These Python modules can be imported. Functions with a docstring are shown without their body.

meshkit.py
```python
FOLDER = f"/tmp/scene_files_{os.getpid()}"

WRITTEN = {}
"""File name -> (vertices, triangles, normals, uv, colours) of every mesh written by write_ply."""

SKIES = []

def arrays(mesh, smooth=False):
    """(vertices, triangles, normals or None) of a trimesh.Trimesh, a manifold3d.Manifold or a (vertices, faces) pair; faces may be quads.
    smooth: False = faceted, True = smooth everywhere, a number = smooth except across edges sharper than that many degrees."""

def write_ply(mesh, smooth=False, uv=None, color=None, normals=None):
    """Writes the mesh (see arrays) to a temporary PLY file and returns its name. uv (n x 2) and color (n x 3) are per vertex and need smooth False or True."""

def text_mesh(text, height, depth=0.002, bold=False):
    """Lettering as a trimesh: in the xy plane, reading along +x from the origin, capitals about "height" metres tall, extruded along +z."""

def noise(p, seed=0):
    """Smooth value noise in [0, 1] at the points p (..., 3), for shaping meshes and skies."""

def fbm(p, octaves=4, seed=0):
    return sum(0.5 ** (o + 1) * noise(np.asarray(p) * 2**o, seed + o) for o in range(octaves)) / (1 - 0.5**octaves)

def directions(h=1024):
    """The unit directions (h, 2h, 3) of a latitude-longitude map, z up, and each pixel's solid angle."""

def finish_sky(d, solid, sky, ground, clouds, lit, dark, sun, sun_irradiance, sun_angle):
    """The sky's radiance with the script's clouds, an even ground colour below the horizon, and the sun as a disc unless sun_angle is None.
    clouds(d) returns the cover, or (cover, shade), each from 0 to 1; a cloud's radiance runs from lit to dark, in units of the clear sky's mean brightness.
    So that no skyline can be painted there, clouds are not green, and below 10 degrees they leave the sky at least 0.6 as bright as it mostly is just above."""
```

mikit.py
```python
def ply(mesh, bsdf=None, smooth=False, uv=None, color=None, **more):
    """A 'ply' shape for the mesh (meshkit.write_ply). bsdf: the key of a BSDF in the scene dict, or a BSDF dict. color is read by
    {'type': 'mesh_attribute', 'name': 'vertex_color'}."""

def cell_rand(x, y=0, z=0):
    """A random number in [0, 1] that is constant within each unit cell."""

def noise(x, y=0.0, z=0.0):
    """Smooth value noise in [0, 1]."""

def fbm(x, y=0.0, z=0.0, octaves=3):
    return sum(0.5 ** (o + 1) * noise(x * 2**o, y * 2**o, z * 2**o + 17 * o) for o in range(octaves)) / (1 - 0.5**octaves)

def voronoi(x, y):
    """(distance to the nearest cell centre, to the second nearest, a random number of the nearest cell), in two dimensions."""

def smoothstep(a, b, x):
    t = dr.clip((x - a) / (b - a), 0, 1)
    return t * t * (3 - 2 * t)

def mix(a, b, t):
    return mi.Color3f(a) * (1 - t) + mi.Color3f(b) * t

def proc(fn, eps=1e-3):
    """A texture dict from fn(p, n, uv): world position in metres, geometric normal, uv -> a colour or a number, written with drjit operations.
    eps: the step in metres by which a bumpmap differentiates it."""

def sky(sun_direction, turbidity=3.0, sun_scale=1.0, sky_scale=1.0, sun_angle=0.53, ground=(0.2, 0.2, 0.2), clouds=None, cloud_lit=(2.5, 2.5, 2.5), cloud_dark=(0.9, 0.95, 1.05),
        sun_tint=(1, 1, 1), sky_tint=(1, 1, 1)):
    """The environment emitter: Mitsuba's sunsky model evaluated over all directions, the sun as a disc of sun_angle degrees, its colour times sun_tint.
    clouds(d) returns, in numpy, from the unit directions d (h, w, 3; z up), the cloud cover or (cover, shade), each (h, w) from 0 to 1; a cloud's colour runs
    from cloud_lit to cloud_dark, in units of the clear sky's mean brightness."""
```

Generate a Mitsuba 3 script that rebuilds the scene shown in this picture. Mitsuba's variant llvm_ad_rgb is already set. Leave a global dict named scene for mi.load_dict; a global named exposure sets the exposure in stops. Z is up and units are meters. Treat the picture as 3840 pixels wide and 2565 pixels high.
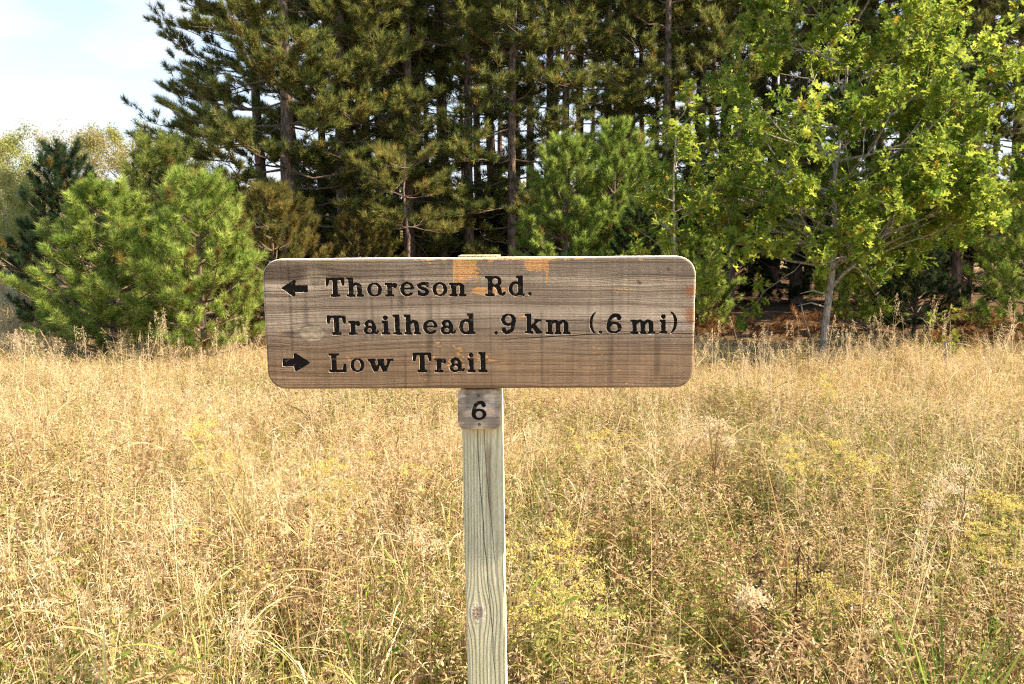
import math
import numpy as np
import trimesh, shapely
import shapely.geometry as sg
import shapely.affinity as sa
import manifold3d as m3
import drjit as dr
import mitsuba as mi
import mikit, meshkit

T = mi.ScalarTransform4f
scene, labels = {}, {}

# ------------------------------------------------------------------ camera, sky, exposure
EYE = np.array([0.0, 0.0, 1.7])
PITCH = math.radians(8.0)
FWD = np.array([0, math.cos(PITCH), -math.sin(PITCH)])
scene['camera'] = {
    'type': 'thinlens', 'fov': 2 * math.degrees(math.atan(1920 / 2990.0)), 'fov_axis': 'x',
    'aperture_radius': 0.0011, 'focus_distance': 1.75, 'near_clip': 0.05, 'far_clip': 2000.0,
    'to_world': T().look_at(origin=EYE.tolist(), target=(EYE + FWD).tolist(), up=[0, 0, 1]),
}


def clouds(d):
    x, y, z = d[..., 0], d[..., 1], np.maximum(d[..., 2], 0.02)
    p = np.stack([x / (z + 0.25) * 2.2 + 3.1, y / (z + 0.25) * 2.2, z * 2], -1)
    n = meshkit.fbm(p, 5, 4)
    c = np.clip((n - 0.46) / 0.16, 0, 1)
    veil = np.clip(1.0 - z / 0.5, 0, 1) ** 1.4 * 0.85
    return np.clip(veil + c * 0.5, 0, 0.95), 0.12 + 0.1 * n


SUN = np.array([0.6940, -0.0841, 0.7151])
scene['sky'] = mikit.sky(SUN.tolist(), turbidity=3.0, sky_scale=0.94, clouds=clouds, cloud_lit=(1.5, 1.5, 1.5), sun_tint=(1.0, 0.985, 0.95), ground=(0.22, 0.19, 0.12))
exposure = 3.3


def lab(key, label, cat=None, group=None, kind=None):
    d = {'label': label} if label else {}
    if cat: d['category'] = cat
    if group: d['group'] = group
    if kind: d['kind'] = kind
    labels[key] = d


# ------------------------------------------------------------------ mesh helpers
class Buf:
    """vertices, faces and vertex colours gathered into one mesh"""
    def __init__(self):
        self.v, self.f, self.c, self.n = [], [], [], 0

    def add(self, v, f, c):
        v = np.asarray(v, float).reshape(-1, 3)
        c = np.broadcast_to(np.asarray(c, float), (len(v), 3))
        self.v.append(v); self.f.append(np.asarray(f, int).reshape(-1, 3) + self.n); self.c.append(c)
        self.n += len(v)

    def ply(self, bsdf, **kw):
        return mikit.ply((np.vstack(self.v), np.vstack(self.f)), bsdf, color=np.clip(np.vstack(self.c), 0, 1), **kw)


def unit(a):
    return a / np.maximum(np.linalg.norm(a, axis=-1, keepdims=True), 1e-9)


def ribbons(buf, pts, side, width, col):
    """pts (n,k,3) centre lines, side (n,3), width (n,k), col (n,3)"""
    n, k, _ = pts.shape
    off = side[:, None, :] * width[..., None] * 0.5
    v = np.stack([pts - off, pts + off], 2).reshape(n, 2 * k, 3)
    j = np.arange(k - 1) * 2
    f = np.concatenate([np.stack([j, j + 1, j + 3], 1), np.stack([j, j + 3, j + 2], 1)])
    f = (np.arange(n)[:, None, None] * 2 * k + f[None]).reshape(-1, 3)
    buf.add(v, f, np.repeat(col, 2 * k, axis=0))


def diamonds(buf, c, axis, side, ln, wd, col, fold=0.0):
    """small leaf shapes: base, two sides, tip"""
    n = len(c)
    nor = np.cross(axis, side)
    a = axis * ln[:, None]
    s = side * wd[:, None] * 0.5
    lift = nor * (fold * wd)[:, None] if np.ndim(fold) else nor * (fold * wd[:, None])
    v = np.stack([c, c + a * 0.45 - s + lift, c + a, c + a * 0.45 + s + lift], 1)
    f = np.array([[0, 1, 2], [0, 2, 3]])
    f = (np.arange(n)[:, None, None] * 4 + f[None]).reshape(-1, 3)
    buf.add(v, f, np.repeat(col, 4, axis=0))


def needles(buf, base, tip, wd, col):
    n = len(base)
    d = unit(tip - base)
    s = unit(np.cross(d, RNG.normal(size=(n, 3)))) * wd * 0.5
    v = np.stack([base - s, base + s, tip], 1)
    buf.add(v, np.arange(3 * n).reshape(-1, 3), np.repeat(col, 3, axis=0))


def tube(buf, pts, rad, col, sides=6, rough=0.0):
    pts = np.asarray(pts, float); rad = np.asarray(rad, float)
    k = len(pts)
    d = unit(np.gradient(pts, axis=0))
    ref = np.array([0.3, 0.9, 0.1]) if abs(d[0][2]) > 0.7 else np.array([0, 0, 1.0])
    x = unit(np.cross(d, ref)); y = np.cross(d, x)
    a = np.arange(sides) * 2 * np.pi / sides
    r = rad[:, None] * (1 + rough * RNG.uniform(-1, 1, (k, sides)))
    ring = pts[:, None, :] + r[..., None] * (np.cos(a)[None, :, None] * x[:, None] + np.sin(a)[None, :, None] * y[:, None])
    f = []
    for i in range(k - 1):
        for j in range(sides):
            p, q = i * sides + j, i * sides + (j + 1) % sides
            f += [[p, q, q + sides], [p, q + sides, p + sides]]
    buf.add(ring, f, col)


def group(key, **parts):
    scene[key] = {'type': 'shapegroup', **parts}


def inst(key, grp, x, y, z=0.0, rot=0.0, s=1.0, sz=None, tilt=(0, 0)):
    m = T().translate([float(x), float(y), float(z)])
    if tilt[0]: m = m @ T().rotate([1, 0, 0], tilt[0])
    if tilt[1]: m = m @ T().rotate([0, 1, 0], tilt[1])
    m = m @ T().rotate([0, 0, 1], float(rot)) @ T().scale([s, s, s if sz is None else sz])
    scene[key] = {'type': 'instance', 'to_world': m, 'ref': {'type': 'ref', 'id': grp}}


# ------------------------------------------------------------------ materials
VC = {'type': 'mesh_attribute', 'name': 'vertex_color'}
scene['needle_mat'] = {'type': 'principledthin', 'base_color': VC, 'roughness': 0.36, 'diff_trans': 1.0, 'eta': 1.5}
scene['leaf_mat'] = {'type': 'principledthin', 'base_color': VC, 'roughness': 0.28, 'diff_trans': 1.2, 'eta': 1.5}
scene['grass_mat'] = {'type': 'principledthin', 'base_color': VC, 'roughness': 0.5, 'diff_trans': 0.9, 'eta': 1.4}
scene['far_leaf_mat'] = {'type': 'principledthin', 'base_color': VC, 'roughness': 0.6, 'diff_trans': 0.8, 'eta': 1.4}


def bark_fn(p, n, uv):
    a = mikit.fbm(p.x * 34, p.y * 34, p.z * 9, 3)
    b = mikit.noise(p.x * 5, p.y * 5, p.z * 1.3)
    c = mikit.mix((0.10, 0.075, 0.058), (0.27, 0.20, 0.16), mikit.smoothstep(0.3, 0.7, a))
    return c * (0.75 + 0.5 * b)


def bark_h(p, n, uv):
    return mikit.fbm(p.x * 40, p.y * 40, p.z * 10, 3)


scene['bark_mat'] = {'type': 'twosided', 'bsdf': {'type': 'bumpmap', 'nested_texture': mikit.proc(bark_h, 0.004), 'scale': 0.012,
                     'bsdf': {'type': 'diffuse', 'reflectance': mikit.proc(bark_fn)}}}


def oakbark_fn(p, n, uv):
    a = mikit.fbm(p.x * 60, p.y * 60, p.z * 18, 3)
    return mikit.mix((0.20, 0.18, 0.15), (0.42, 0.39, 0.33), mikit.smoothstep(0.3, 0.7, a))


scene['oak_bark_mat'] = {'type': 'twosided', 'bsdf': {'type': 'diffuse', 'reflectance': mikit.proc(oakbark_fn)}}
scene['twig_mat'] = {'type': 'twosided', 'bsdf': {'type': 'diffuse', 'reflectance': VC}}


def ground_fn(p, n, uv):
    a = mikit.fbm(p.x * 3, p.y * 3, 0, 4)
    b = mikit.fbm(p.x * 40, p.y * 40, 2, 3)
    field = mikit.mix((0.16, 0.12, 0.06), (0.30, 0.23, 0.12), mikit.smoothstep(0.25, 0.75, 0.5 * a + 0.5 * b))
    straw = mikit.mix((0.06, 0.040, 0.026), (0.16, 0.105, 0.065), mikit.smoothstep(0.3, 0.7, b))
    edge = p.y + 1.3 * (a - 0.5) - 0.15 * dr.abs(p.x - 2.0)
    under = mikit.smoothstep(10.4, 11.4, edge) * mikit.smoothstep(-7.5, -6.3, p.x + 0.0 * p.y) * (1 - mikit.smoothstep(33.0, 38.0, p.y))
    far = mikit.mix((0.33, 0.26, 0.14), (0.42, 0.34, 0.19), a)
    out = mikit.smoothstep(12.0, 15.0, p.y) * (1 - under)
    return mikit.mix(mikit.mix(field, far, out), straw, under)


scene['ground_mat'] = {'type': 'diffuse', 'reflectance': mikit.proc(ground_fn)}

# ------------------------------------------------------------------ ground
gx = np.unique(np.concatenate([np.linspace(-400, 400, 33), np.linspace(-22, 22, 89)]))
gy = np.unique(np.concatenate([np.linspace(-300, 600, 37), np.linspace(-4, 40, 89)]))
GX, GY = np.meshgrid(gx, gy)


def ground_z(x, y):
    x, y = np.asarray(x, float), np.asarray(y, float)
    near = np.exp(-((x / 14) ** 2 + ((y - 12) / 16) ** 2))
    return near * 0.10 * (meshkit.fbm(np.stack([x * 0.5 + 9, y * 0.5, x * 0], -1), 3, 3) - 0.5)


gv = np.stack([GX, GY, ground_z(GX, GY)], -1).reshape(-1, 3)
ny_, nx_ = GX.shape
ii = (np.arange(ny_ - 1)[:, None] * nx_ + np.arange(nx_ - 1)[None]).ravel()
gf = np.concatenate([np.stack([ii, ii + 1, ii + nx_ + 1], 1), np.stack([ii, ii + nx_ + 1, ii + nx_], 1)])
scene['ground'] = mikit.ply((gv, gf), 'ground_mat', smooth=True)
lab('ground', 'dry straw coloured meadow ground turning to brown pine litter under the trees', 'ground', kind='structure')

# ------------------------------------------------------------------ the trail sign
C0 = np.array([-0.0711, 1.6809, 1.5027])
EU = np.array([0.99972901, -0.02187891, 0.00795173])
EV = np.array([-0.00806846, -0.0052525, 0.99995365])
EN = np.cross(EU, EV)
THK, BW, BH, BR = 0.038, 0.914, 0.28, 0.040


def to_world_sign(mesh):
    """local (u, v, n) -> world"""
    if hasattr(mesh, 'to_mesh'):
        mm = mesh.to_mesh(); v, f = np.array(mm.vert_properties[:, :3], float), np.array(mm.tri_verts)
    else:
        v, f = np.array(mesh.vertices), np.array(mesh.faces)
    return trimesh.Trimesh(C0 + v[:, :1] * EU + v[:, 1:2] * EV + v[:, 2:3] * EN, f, process=False)


def local(p):
    d = [p.x - float(C0[0]), p.y - float(C0[1]), p.z - float(C0[2])]
    return tuple(d[0] * float(a[0]) + d[1] * float(a[1]) + d[2] * float(a[2]) for a in (EU, EV, EN))


def rounded_slab(w, h, R, t, r, cx=0.0, cy=0.0, z0=0.0, steps=18):
    """a slab with rounded corners and rounded-over front and back edges; front face at z0"""
    P = []
    for sx, sy, a0 in ((1, 1, 0), (-1, 1, 90), (-1, -1, 180), (1, -1, 270)):
        for a in np.radians(np.linspace(a0, a0 + 90, steps)):
            for b in np.radians(np.linspace(0, 90, 9)):
                q = R - r + r * np.cos(b)
                x, y = cx + sx * (w / 2 - R) + q * np.cos(a), cy + sy * (h / 2 - R) + q * np.sin(a)
                for z in (z0 - r + r * np.sin(b), z0 - t + r - r * np.sin(b)):
                    P.append([x, y, z])
    return m3.Manifold.hull_points(np.array(P))


# --- slab serif letters, drawn here (unit = cap height)
def bx(x0, y0, x1, y1): return sg.box(x0, y0, x1, y1)
def el(cx, cy, rx, ry): return sa.scale(sg.Point(cx, cy).buffer(1, 24), rx, ry, origin=(cx, cy))
def ln(pts, w, cap='flat'): return sg.LineString(pts).buffer(w / 2, cap_style=cap, join_style='round')
def pg(*p): return sg.Polygon(p)


def spl(pts, w, n=30):
    from scipy.interpolate import CubicSpline
    p = np.array(pts, float)
    t = np.concatenate([[0], np.cumsum(np.linalg.norm(np.diff(p, axis=0), axis=1))])
    return ln(CubicSpline(t, p)(np.linspace(0, t[-1], n)), w)


def U(*s): return shapely.union_all(list(s))


def arch(x0, x1, w=0.23):   # an arch from stem x0 to stem x1 (centres), foot down at x1
    m = (x0 + x1) / 2
    return U(spl([(x0, 0.46), (x0 + 0.1, 0.6), (m + 0.06, 0.655), (x1 - 0.03, 0.6), (x1, 0.45)], 0.15), bx(x1 - w / 2, 0, x1 + w / 2, 0.5),
             el(x1 - 0.01, 0.5, w / 2 + 0.01, 0.17))


G = {}
G['T'] = U(bx(0, .87, .97, 1), pg((0, 1), (0, .58), (.13, .58), (.2, .88)), pg((.97, 1), (.97, .58), (.84, .58), (.77, .88)), bx(.355, 0, .615, 1), bx(.24, 0, .73, .13))
G['L'] = U(bx(.13, 0, .4, 1), bx(0, .88, .54, 1), bx(0, 0, .91, .13), pg((.91, 0), (.91, .43), (.78, .43), (.70, .1)))
G['R'] = U(bx(.13, 0, .39, 1), bx(0, .88, .6, 1), bx(0, 0, .5, .12), el(.56, .73, .32, .27).difference(el(.53, .73, .15, .155)), bx(.3, .88, .55, 1), bx(.3, .46, .56, .58),
           spl([(.60, .52), (.72, .36), (.76, .16), (.86, .07), (.98, .1), (1.03, .22)], .13), ln([(.62, .5), (.74, .34), (.77, .14)], .24))
G['h'] = U(bx(.1, 0, .35, 1), bx(0, .88, .35, 1), bx(0, 0, .42, .12), arch(.26, .66), bx(.49, 0, .87, .12))
G['n'] = U(bx(.1, 0, .35, .72), bx(0, .61, .35, .73), bx(0, 0, .42, .12), arch(.26, .66), bx(.49, 0, .87, .12))
G['m'] = U(bx(.1, 0, .33, .72), bx(0, .61, .33, .73), bx(0, 0, .40, .12), arch(.24, .64), arch(.68, 1.07), bx(.47, 0, .82, .12), bx(.9, 0, 1.29, .12))
G['d'] = U(el(.37, .36, .37, .37).difference(el(.36, .36, .16, .24)), bx(.49, 0, .74, 1), bx(.39, .89, .74, 1), bx(.49, 0, .83, .12))
G['o'] = el(.385, .36, .385, .37).difference(el(.385, .36, .19, .275))
G['r'] = U(bx(.12, 0, .36, .72), bx(0, .61, .36, .73), bx(0, 0, .48, .12), spl([(.3, .48), (.38, .61), (.5, .66), (.57, .6)], .13), el(.52, .56, .11, .11))
G['e'] = U(el(.37, .36, .37, .37).difference(el(.385, .37, .185, .25)).difference(bx(.42, .2, .8, .33)), bx(.15, .33, .68, .43))
G['s'] = U(spl([(.50, .54), (.40, .64), (.24, .64), (.12, .55), (.18, .44), (.40, .34), (.50, .2), (.40, .08), (.22, .08), (.1, .19)], .17, 50), bx(.45, .46, .57, .73), bx(.04, 0, .16, .28))
G['a'] = U(el(.3, .215, .3, .225).difference(el(.32, .21, .13, .11)), spl([(.15, .54), (.2, .62), (.36, .665), (.5, .58), (.53, .4), (.53, .2)], .16), bx(.43, .1, .65, .5),
           el(.16, .54, .115, .11), spl([(.54, .2), (.6, .07), (.7, .08), (.75, .2)], .1))
G['i'] = U(bx(.1, 0, .34, .72), bx(0, .61, .34, .73), bx(0, 0, .44, .12), el(.21, .9, .13, .125))
G['l'] = U(bx(.11, 0, .36, 1), bx(0, .89, .36, 1), bx(0, 0, .46, .12))
G['k'] = U(bx(.1, 0, .33, 1), bx(0, .89, .33, 1), bx(0, 0, .44, .12), ln([(.28, .28), (.68, .68)], .14), bx(.5, .61, .88, .73), ln([(.44, .42), (.75, .04)], .24), bx(.56, 0, .92, .12))
G['w'] = U(ln([(.17, .69), (.42, .02)], .25), ln([(.42, .03), (.66, .69)], .14), ln([(.62, .69), (.88, .02)], .25), ln([(.88, .03), (1.14, .69)], .14),
           bx(0, .61, .42, .73), bx(.48, .61, .84, .73), bx(.97, .61, 1.34, .73))
G['6'] = U(el(.4, .325, .4, .325).difference(el(.41, .31, .185, .2)), spl([(.66, .88), (.58, .98), (.44, .985), (.28, .9), (.16, .68), (.12, .42), (.14, .3)], .19, 40), el(.655, .85, .125, .125))
G['9'] = sa.rotate(G['6'], 180)
G['('] = el(.32, .55, .32, .56).difference(el(.45, .55, .32, .585)).intersection(bx(0, 0, .33, 1.1))
G[')'] = sa.scale(G['('], -1, 1)
G['.'] = el(.1, .1, .1, .1)


def glyph(ch, x0, y0, x1, y1, wob=0):
    g = G[ch].buffer(.025).buffer(-.05).buffer(.025)
    a, b, c, d = g.bounds
    sx, sy = (x1 - x0) / (c - a), (y1 - y0) / (d - b)
    return sa.affine_transform(g, [sx, 0, 0, sy, x0 - a * sx, y0 - b * sy])


def chipped(g):
    """the slightly ragged edge that the router left"""
    def f(x, y, z=None):
        q = np.stack([np.asarray(x) * 420, np.asarray(y) * 420, np.zeros(len(x))], -1)
        return np.asarray(x) + .0011 * (meshkit.noise(q, 1) - .5), np.asarray(y) + .0011 * (meshkit.noise(q, 2) - .5)
    import shapely.ops as so
    return so.transform(f, g.segmentize(.0012)).buffer(0)


LETTERS = [('T', -322.9, 59.3, -283.2, 100.0), ('h', -278.7, 59.1, -242.4, 100.2), ('o', -235.2, 59.1, -203.5, 89.0), ('r', -197.3, 58.9, -171.3, 88.2), ('e', -165.0, 59.2, -135.1, 90.0),
    ('s', -128.8, 59.3, -103.6, 89.7), ('o', -96.7, 59.2, -65.1, 88.6), ('n', -60.8, 59.1, -25.0, 87.6), ('R', 15.0, 58.9, 58.6, 101.1), ('d', 64.5, 58.6, 98.2, 101.3), ('.', 105.4, 59.0, 113.3, 66.9),
    ('T', -323.5, -22.0, -282.9, 19.5), ('r', -278.0, -22.3, -252.3, 7.9), ('a', -245.4, -22.1, -212.9, 9.7), ('i', -207.0, -22.2, -188.5, 18.9), ('l', -182.5, -22.4, -164.0, 20.2),
    ('h', -159.2, -22.2, -123.1, 20.6), ('e', -118.4, -21.9, -87.1, 9.0), ('a', -81.4, -22.3, -48.2, 9.4), ('d', -41.6, -22.3, -7.0, 22.2), ('.', 33.6, -22.9, 41.0, -15.4), ('9', 47.9, -22.7, 79.6, 21.3),
    ('k', 98.3, -22.7, 135.6, 20.6), ('m', 142.3, -23.0, 194.8, 7.5), ('(', 235.3, -22.2, 248.6, 23.2), ('.', 254.6, -22.9, 262.5, -15.4), ('6', 270.5, -22.4, 303.1, 20.6), ('m', 321.3, -23.3, 374.0, 7.1),
    ('i', 382.6, -22.7, 399.4, 18.2), (')', 405.5, -22.2, 419.5, 23.4),
    ('L', -322.8, -103.0, -285.4, -62.1), ('o', -276.4, -103.2, -246.6, -72.7), ('w', -238.8, -103.4, -183.4, -74.1), ('T', -142.0, -104.3, -101.9, -61.7), ('r', -96.0, -104.2, -70.6, -74.0),
    ('a', -63.7, -104.3, -31.1, -72.2), ('i', -25.3, -104.1, -7.6, -61.9), ('l', -1.9, -104.5, 18.0, -60.9)]
shapes = [('letter', glyph(c, *[q / 1000 for q in (x0, y0, x1, y1)])) for c, x0, y0, x1, y1 in LETTERS]
AL = sg.Polygon([(-.4181, .0782), (-.388, .0968), (-.3855, .0925), (-.3885, .0842), (-.3612, .0842), (-.3612, .0701), (-.3895, .0701), (-.388, .0635), (-.3925, .0596)])
AR = sg.Polygon([(-.4226, -.0731), (-.397, -.0731), (-.3985, -.0645), (-.3945, -.0606), (-.362, -.0822), (-.3945, -.1016), (-.3985, -.0975), (-.3975, -.0906), (-.4226, -.0906)])
shapes += [('arrow', a.buffer(.0015).buffer(-.003).buffer(.0015)) for a in (AL, AR)]
shapes = [(k, chipped(g)) for k, g in shapes]


def extr(poly, z0, z1, tol=0.00012):
    polys = getattr(poly, 'geoms', [poly])
    rings = []
    for g in polys:
        g = sg.polygon.orient(g.simplify(tol), 1)
        rings.append(np.array(g.exterior.coords)[:-1])
        rings += [np.array(h.coords)[:-1] for h in g.interiors]
    cs = m3.CrossSection(rings, m3.FillRule.EvenOdd)
    return m3.Manifold.extrude(cs, z1 - z0).translate([0, 0, z0])


LIP, LIPZ = 0.0009, 0.0011


def groove(poly):
    """the router cut as wide as its worn lip; lip_ring() fills the slope"""
    return extr(poly.buffer(LIP), -0.0065, 0.002)


def lip_ring(poly, dz=0.0):
    """the bevelled, worn edge between the face and the cut"""
    import mapbox_earcut as earcut
    V, F, n0 = [], [], 0
    out = poly.buffer(LIP)
    for g in getattr(out, 'geoms', [out]):
        inner = poly.intersection(g)
        ring = g.difference(inner)
        for h in getattr(ring, 'geoms', [ring]):
            if h.area < 1e-10: continue
            h = sg.polygon.orient(h.simplify(0.00005), 1)
            rings = [np.array(r.coords)[:-1] for r in [h.exterior, *h.interiors]]
            v = np.vstack(rings)
            t = earcut.triangulate_float64(v, np.cumsum([len(r) for r in rings]).astype(np.uint32)).reshape(-1, 3)
            d = np.array([poly.boundary.distance(sg.Point(q)) for q in v])
            z = np.where(d > LIP * .5, 0.0, -LIPZ)
            V.append(np.column_stack([v, z + dz])); F.append(t.astype(int) + n0); n0 += len(v)
    return trimesh.Trimesh(np.vstack(V), np.vstack(F), process=False)


board = rounded_slab(BW, BH, BR, THK, 0.0055)
cuts = m3.Manifold.batch_boolean([groove(p) for _, p in shapes], m3.OpType.Add)
board = board - cuts


def board_masks(u, v):
    """grain coordinate, knots"""
    du, dv = u + .3563, v + .0188
    k1 = dr.exp(-(dr.square(du / .055) + dr.square(dv / .03)))
    du2, dv2 = u + .3445, v - .0935
    k2 = dr.exp(-(dr.square(du2 / .05) + dr.square(dv2 / .03)))
    du3, dv3 = u - .3403, v - .0851
    k3 = dr.exp(-(dr.square(du3 / .05) + dr.square(dv3 / .018)))
    g = v + .010 * (mikit.noise(u * 2.6, v * 5, 3) - .5) + .004 * (mikit.noise(u * 13, v * 22, 8) - .5)
    g = g - k1 * dv * .55 - k2 * dv2 * .55 - k3 * dv3 * .5
    return g, k1, k2, k3


def lines(g, u):
    a = mikit.noise(g * 700, u * 4.0, 1)
    b = mikit.noise(g * 300, u * 2.0, 5)
    return 0.5 * a + 0.5 * b


def crack(u, v):
    c1 = .0035 + .004 * dr.sin(u * 9 + 1.0) * dr.exp(-dr.square((u - .25) / .3)) + .0022 * (mikit.noise(u * 40, 2, 2) - .5)
    m1 = (1 - mikit.smoothstep(.0004, .0012, dr.abs(v - c1))) * mikit.smoothstep(.03, .3, u) * .9
    c2 = -.0345 + .012 * mikit.smoothstep(.0, .3, u) + .0022 * (mikit.noise(u * 35, 7, 2) - .5)
    m2 = (1 - mikit.smoothstep(.0005, .0014, dr.abs(v - c2))) * mikit.smoothstep(.0, .12, u)
    c3 = .071 + .003 * (mikit.noise(u * 20, 9, 2) - .5)
    m3_ = (1 - mikit.smoothstep(.0003, .0012, dr.abs(v - c3))) * (1 - mikit.smoothstep(-.32, -.1, u)) * .7
    c4 = -.046 + .003 * (mikit.noise(u * 20, 19, 2) - .5)
    m4 = (1 - mikit.smoothstep(.0003, .001, dr.abs(v - c4))) * (1 - mikit.smoothstep(-.42, -.36, u)) * .8
    return dr.maximum(dr.maximum(m1, m2), dr.maximum(m3_, m4))


def peel(u, v):
    """where the grey surface has flaked off and the orange wood shows"""
    n = mikit.fbm(u * 70, v * 70, 4, 4)
    a = mikit.smoothstep(-.0535, -.0515, u + .002 * (mikit.noise(v * 50, 1) - .5)) * (1 - mikit.smoothstep(-.030, .045, u + .25 * (.125 - v))) * mikit.smoothstep(.060, .112, v)
    b = mikit.smoothstep(.090, .106, u) * (1 - mikit.smoothstep(.128, .165, u)) * mikit.smoothstep(.098, .128, v)
    c = (1 - mikit.smoothstep(.0012, .0045, dr.abs(u - .1455 + .004 * (mikit.noise(v * 60, 3) - .5)))) * mikit.smoothstep(.066, .1, v) * .9
    d = mikit.smoothstep(-.030, .01, u) * (1 - mikit.smoothstep(.03, .085, u)) * mikit.smoothstep(.057, .066, v) * (1 - mikit.smoothstep(.072, .084, v)) * .95
    e = dr.exp(-dr.square((u - .06) / .30)) * mikit.smoothstep(.112, .138, v) * .55
    s = .37 * mikit.smoothstep(.5, .68, mikit.noise(u * 11, v * 14, 21)) * (1 - mikit.smoothstep(.0, .12, dr.abs(u + .02)) * .5)
    m = dr.maximum(dr.maximum(dr.maximum(a, b), dr.maximum(c, d)), dr.maximum(e, s))
    f2 = mikit.noise(u * 130, v * 420, 5)
    return mikit.smoothstep(.50, .66, m * 1.12 + (n - .5) * 1.0 + (f2 - .5) * .45) * (.78 + .22 * f2)


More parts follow.
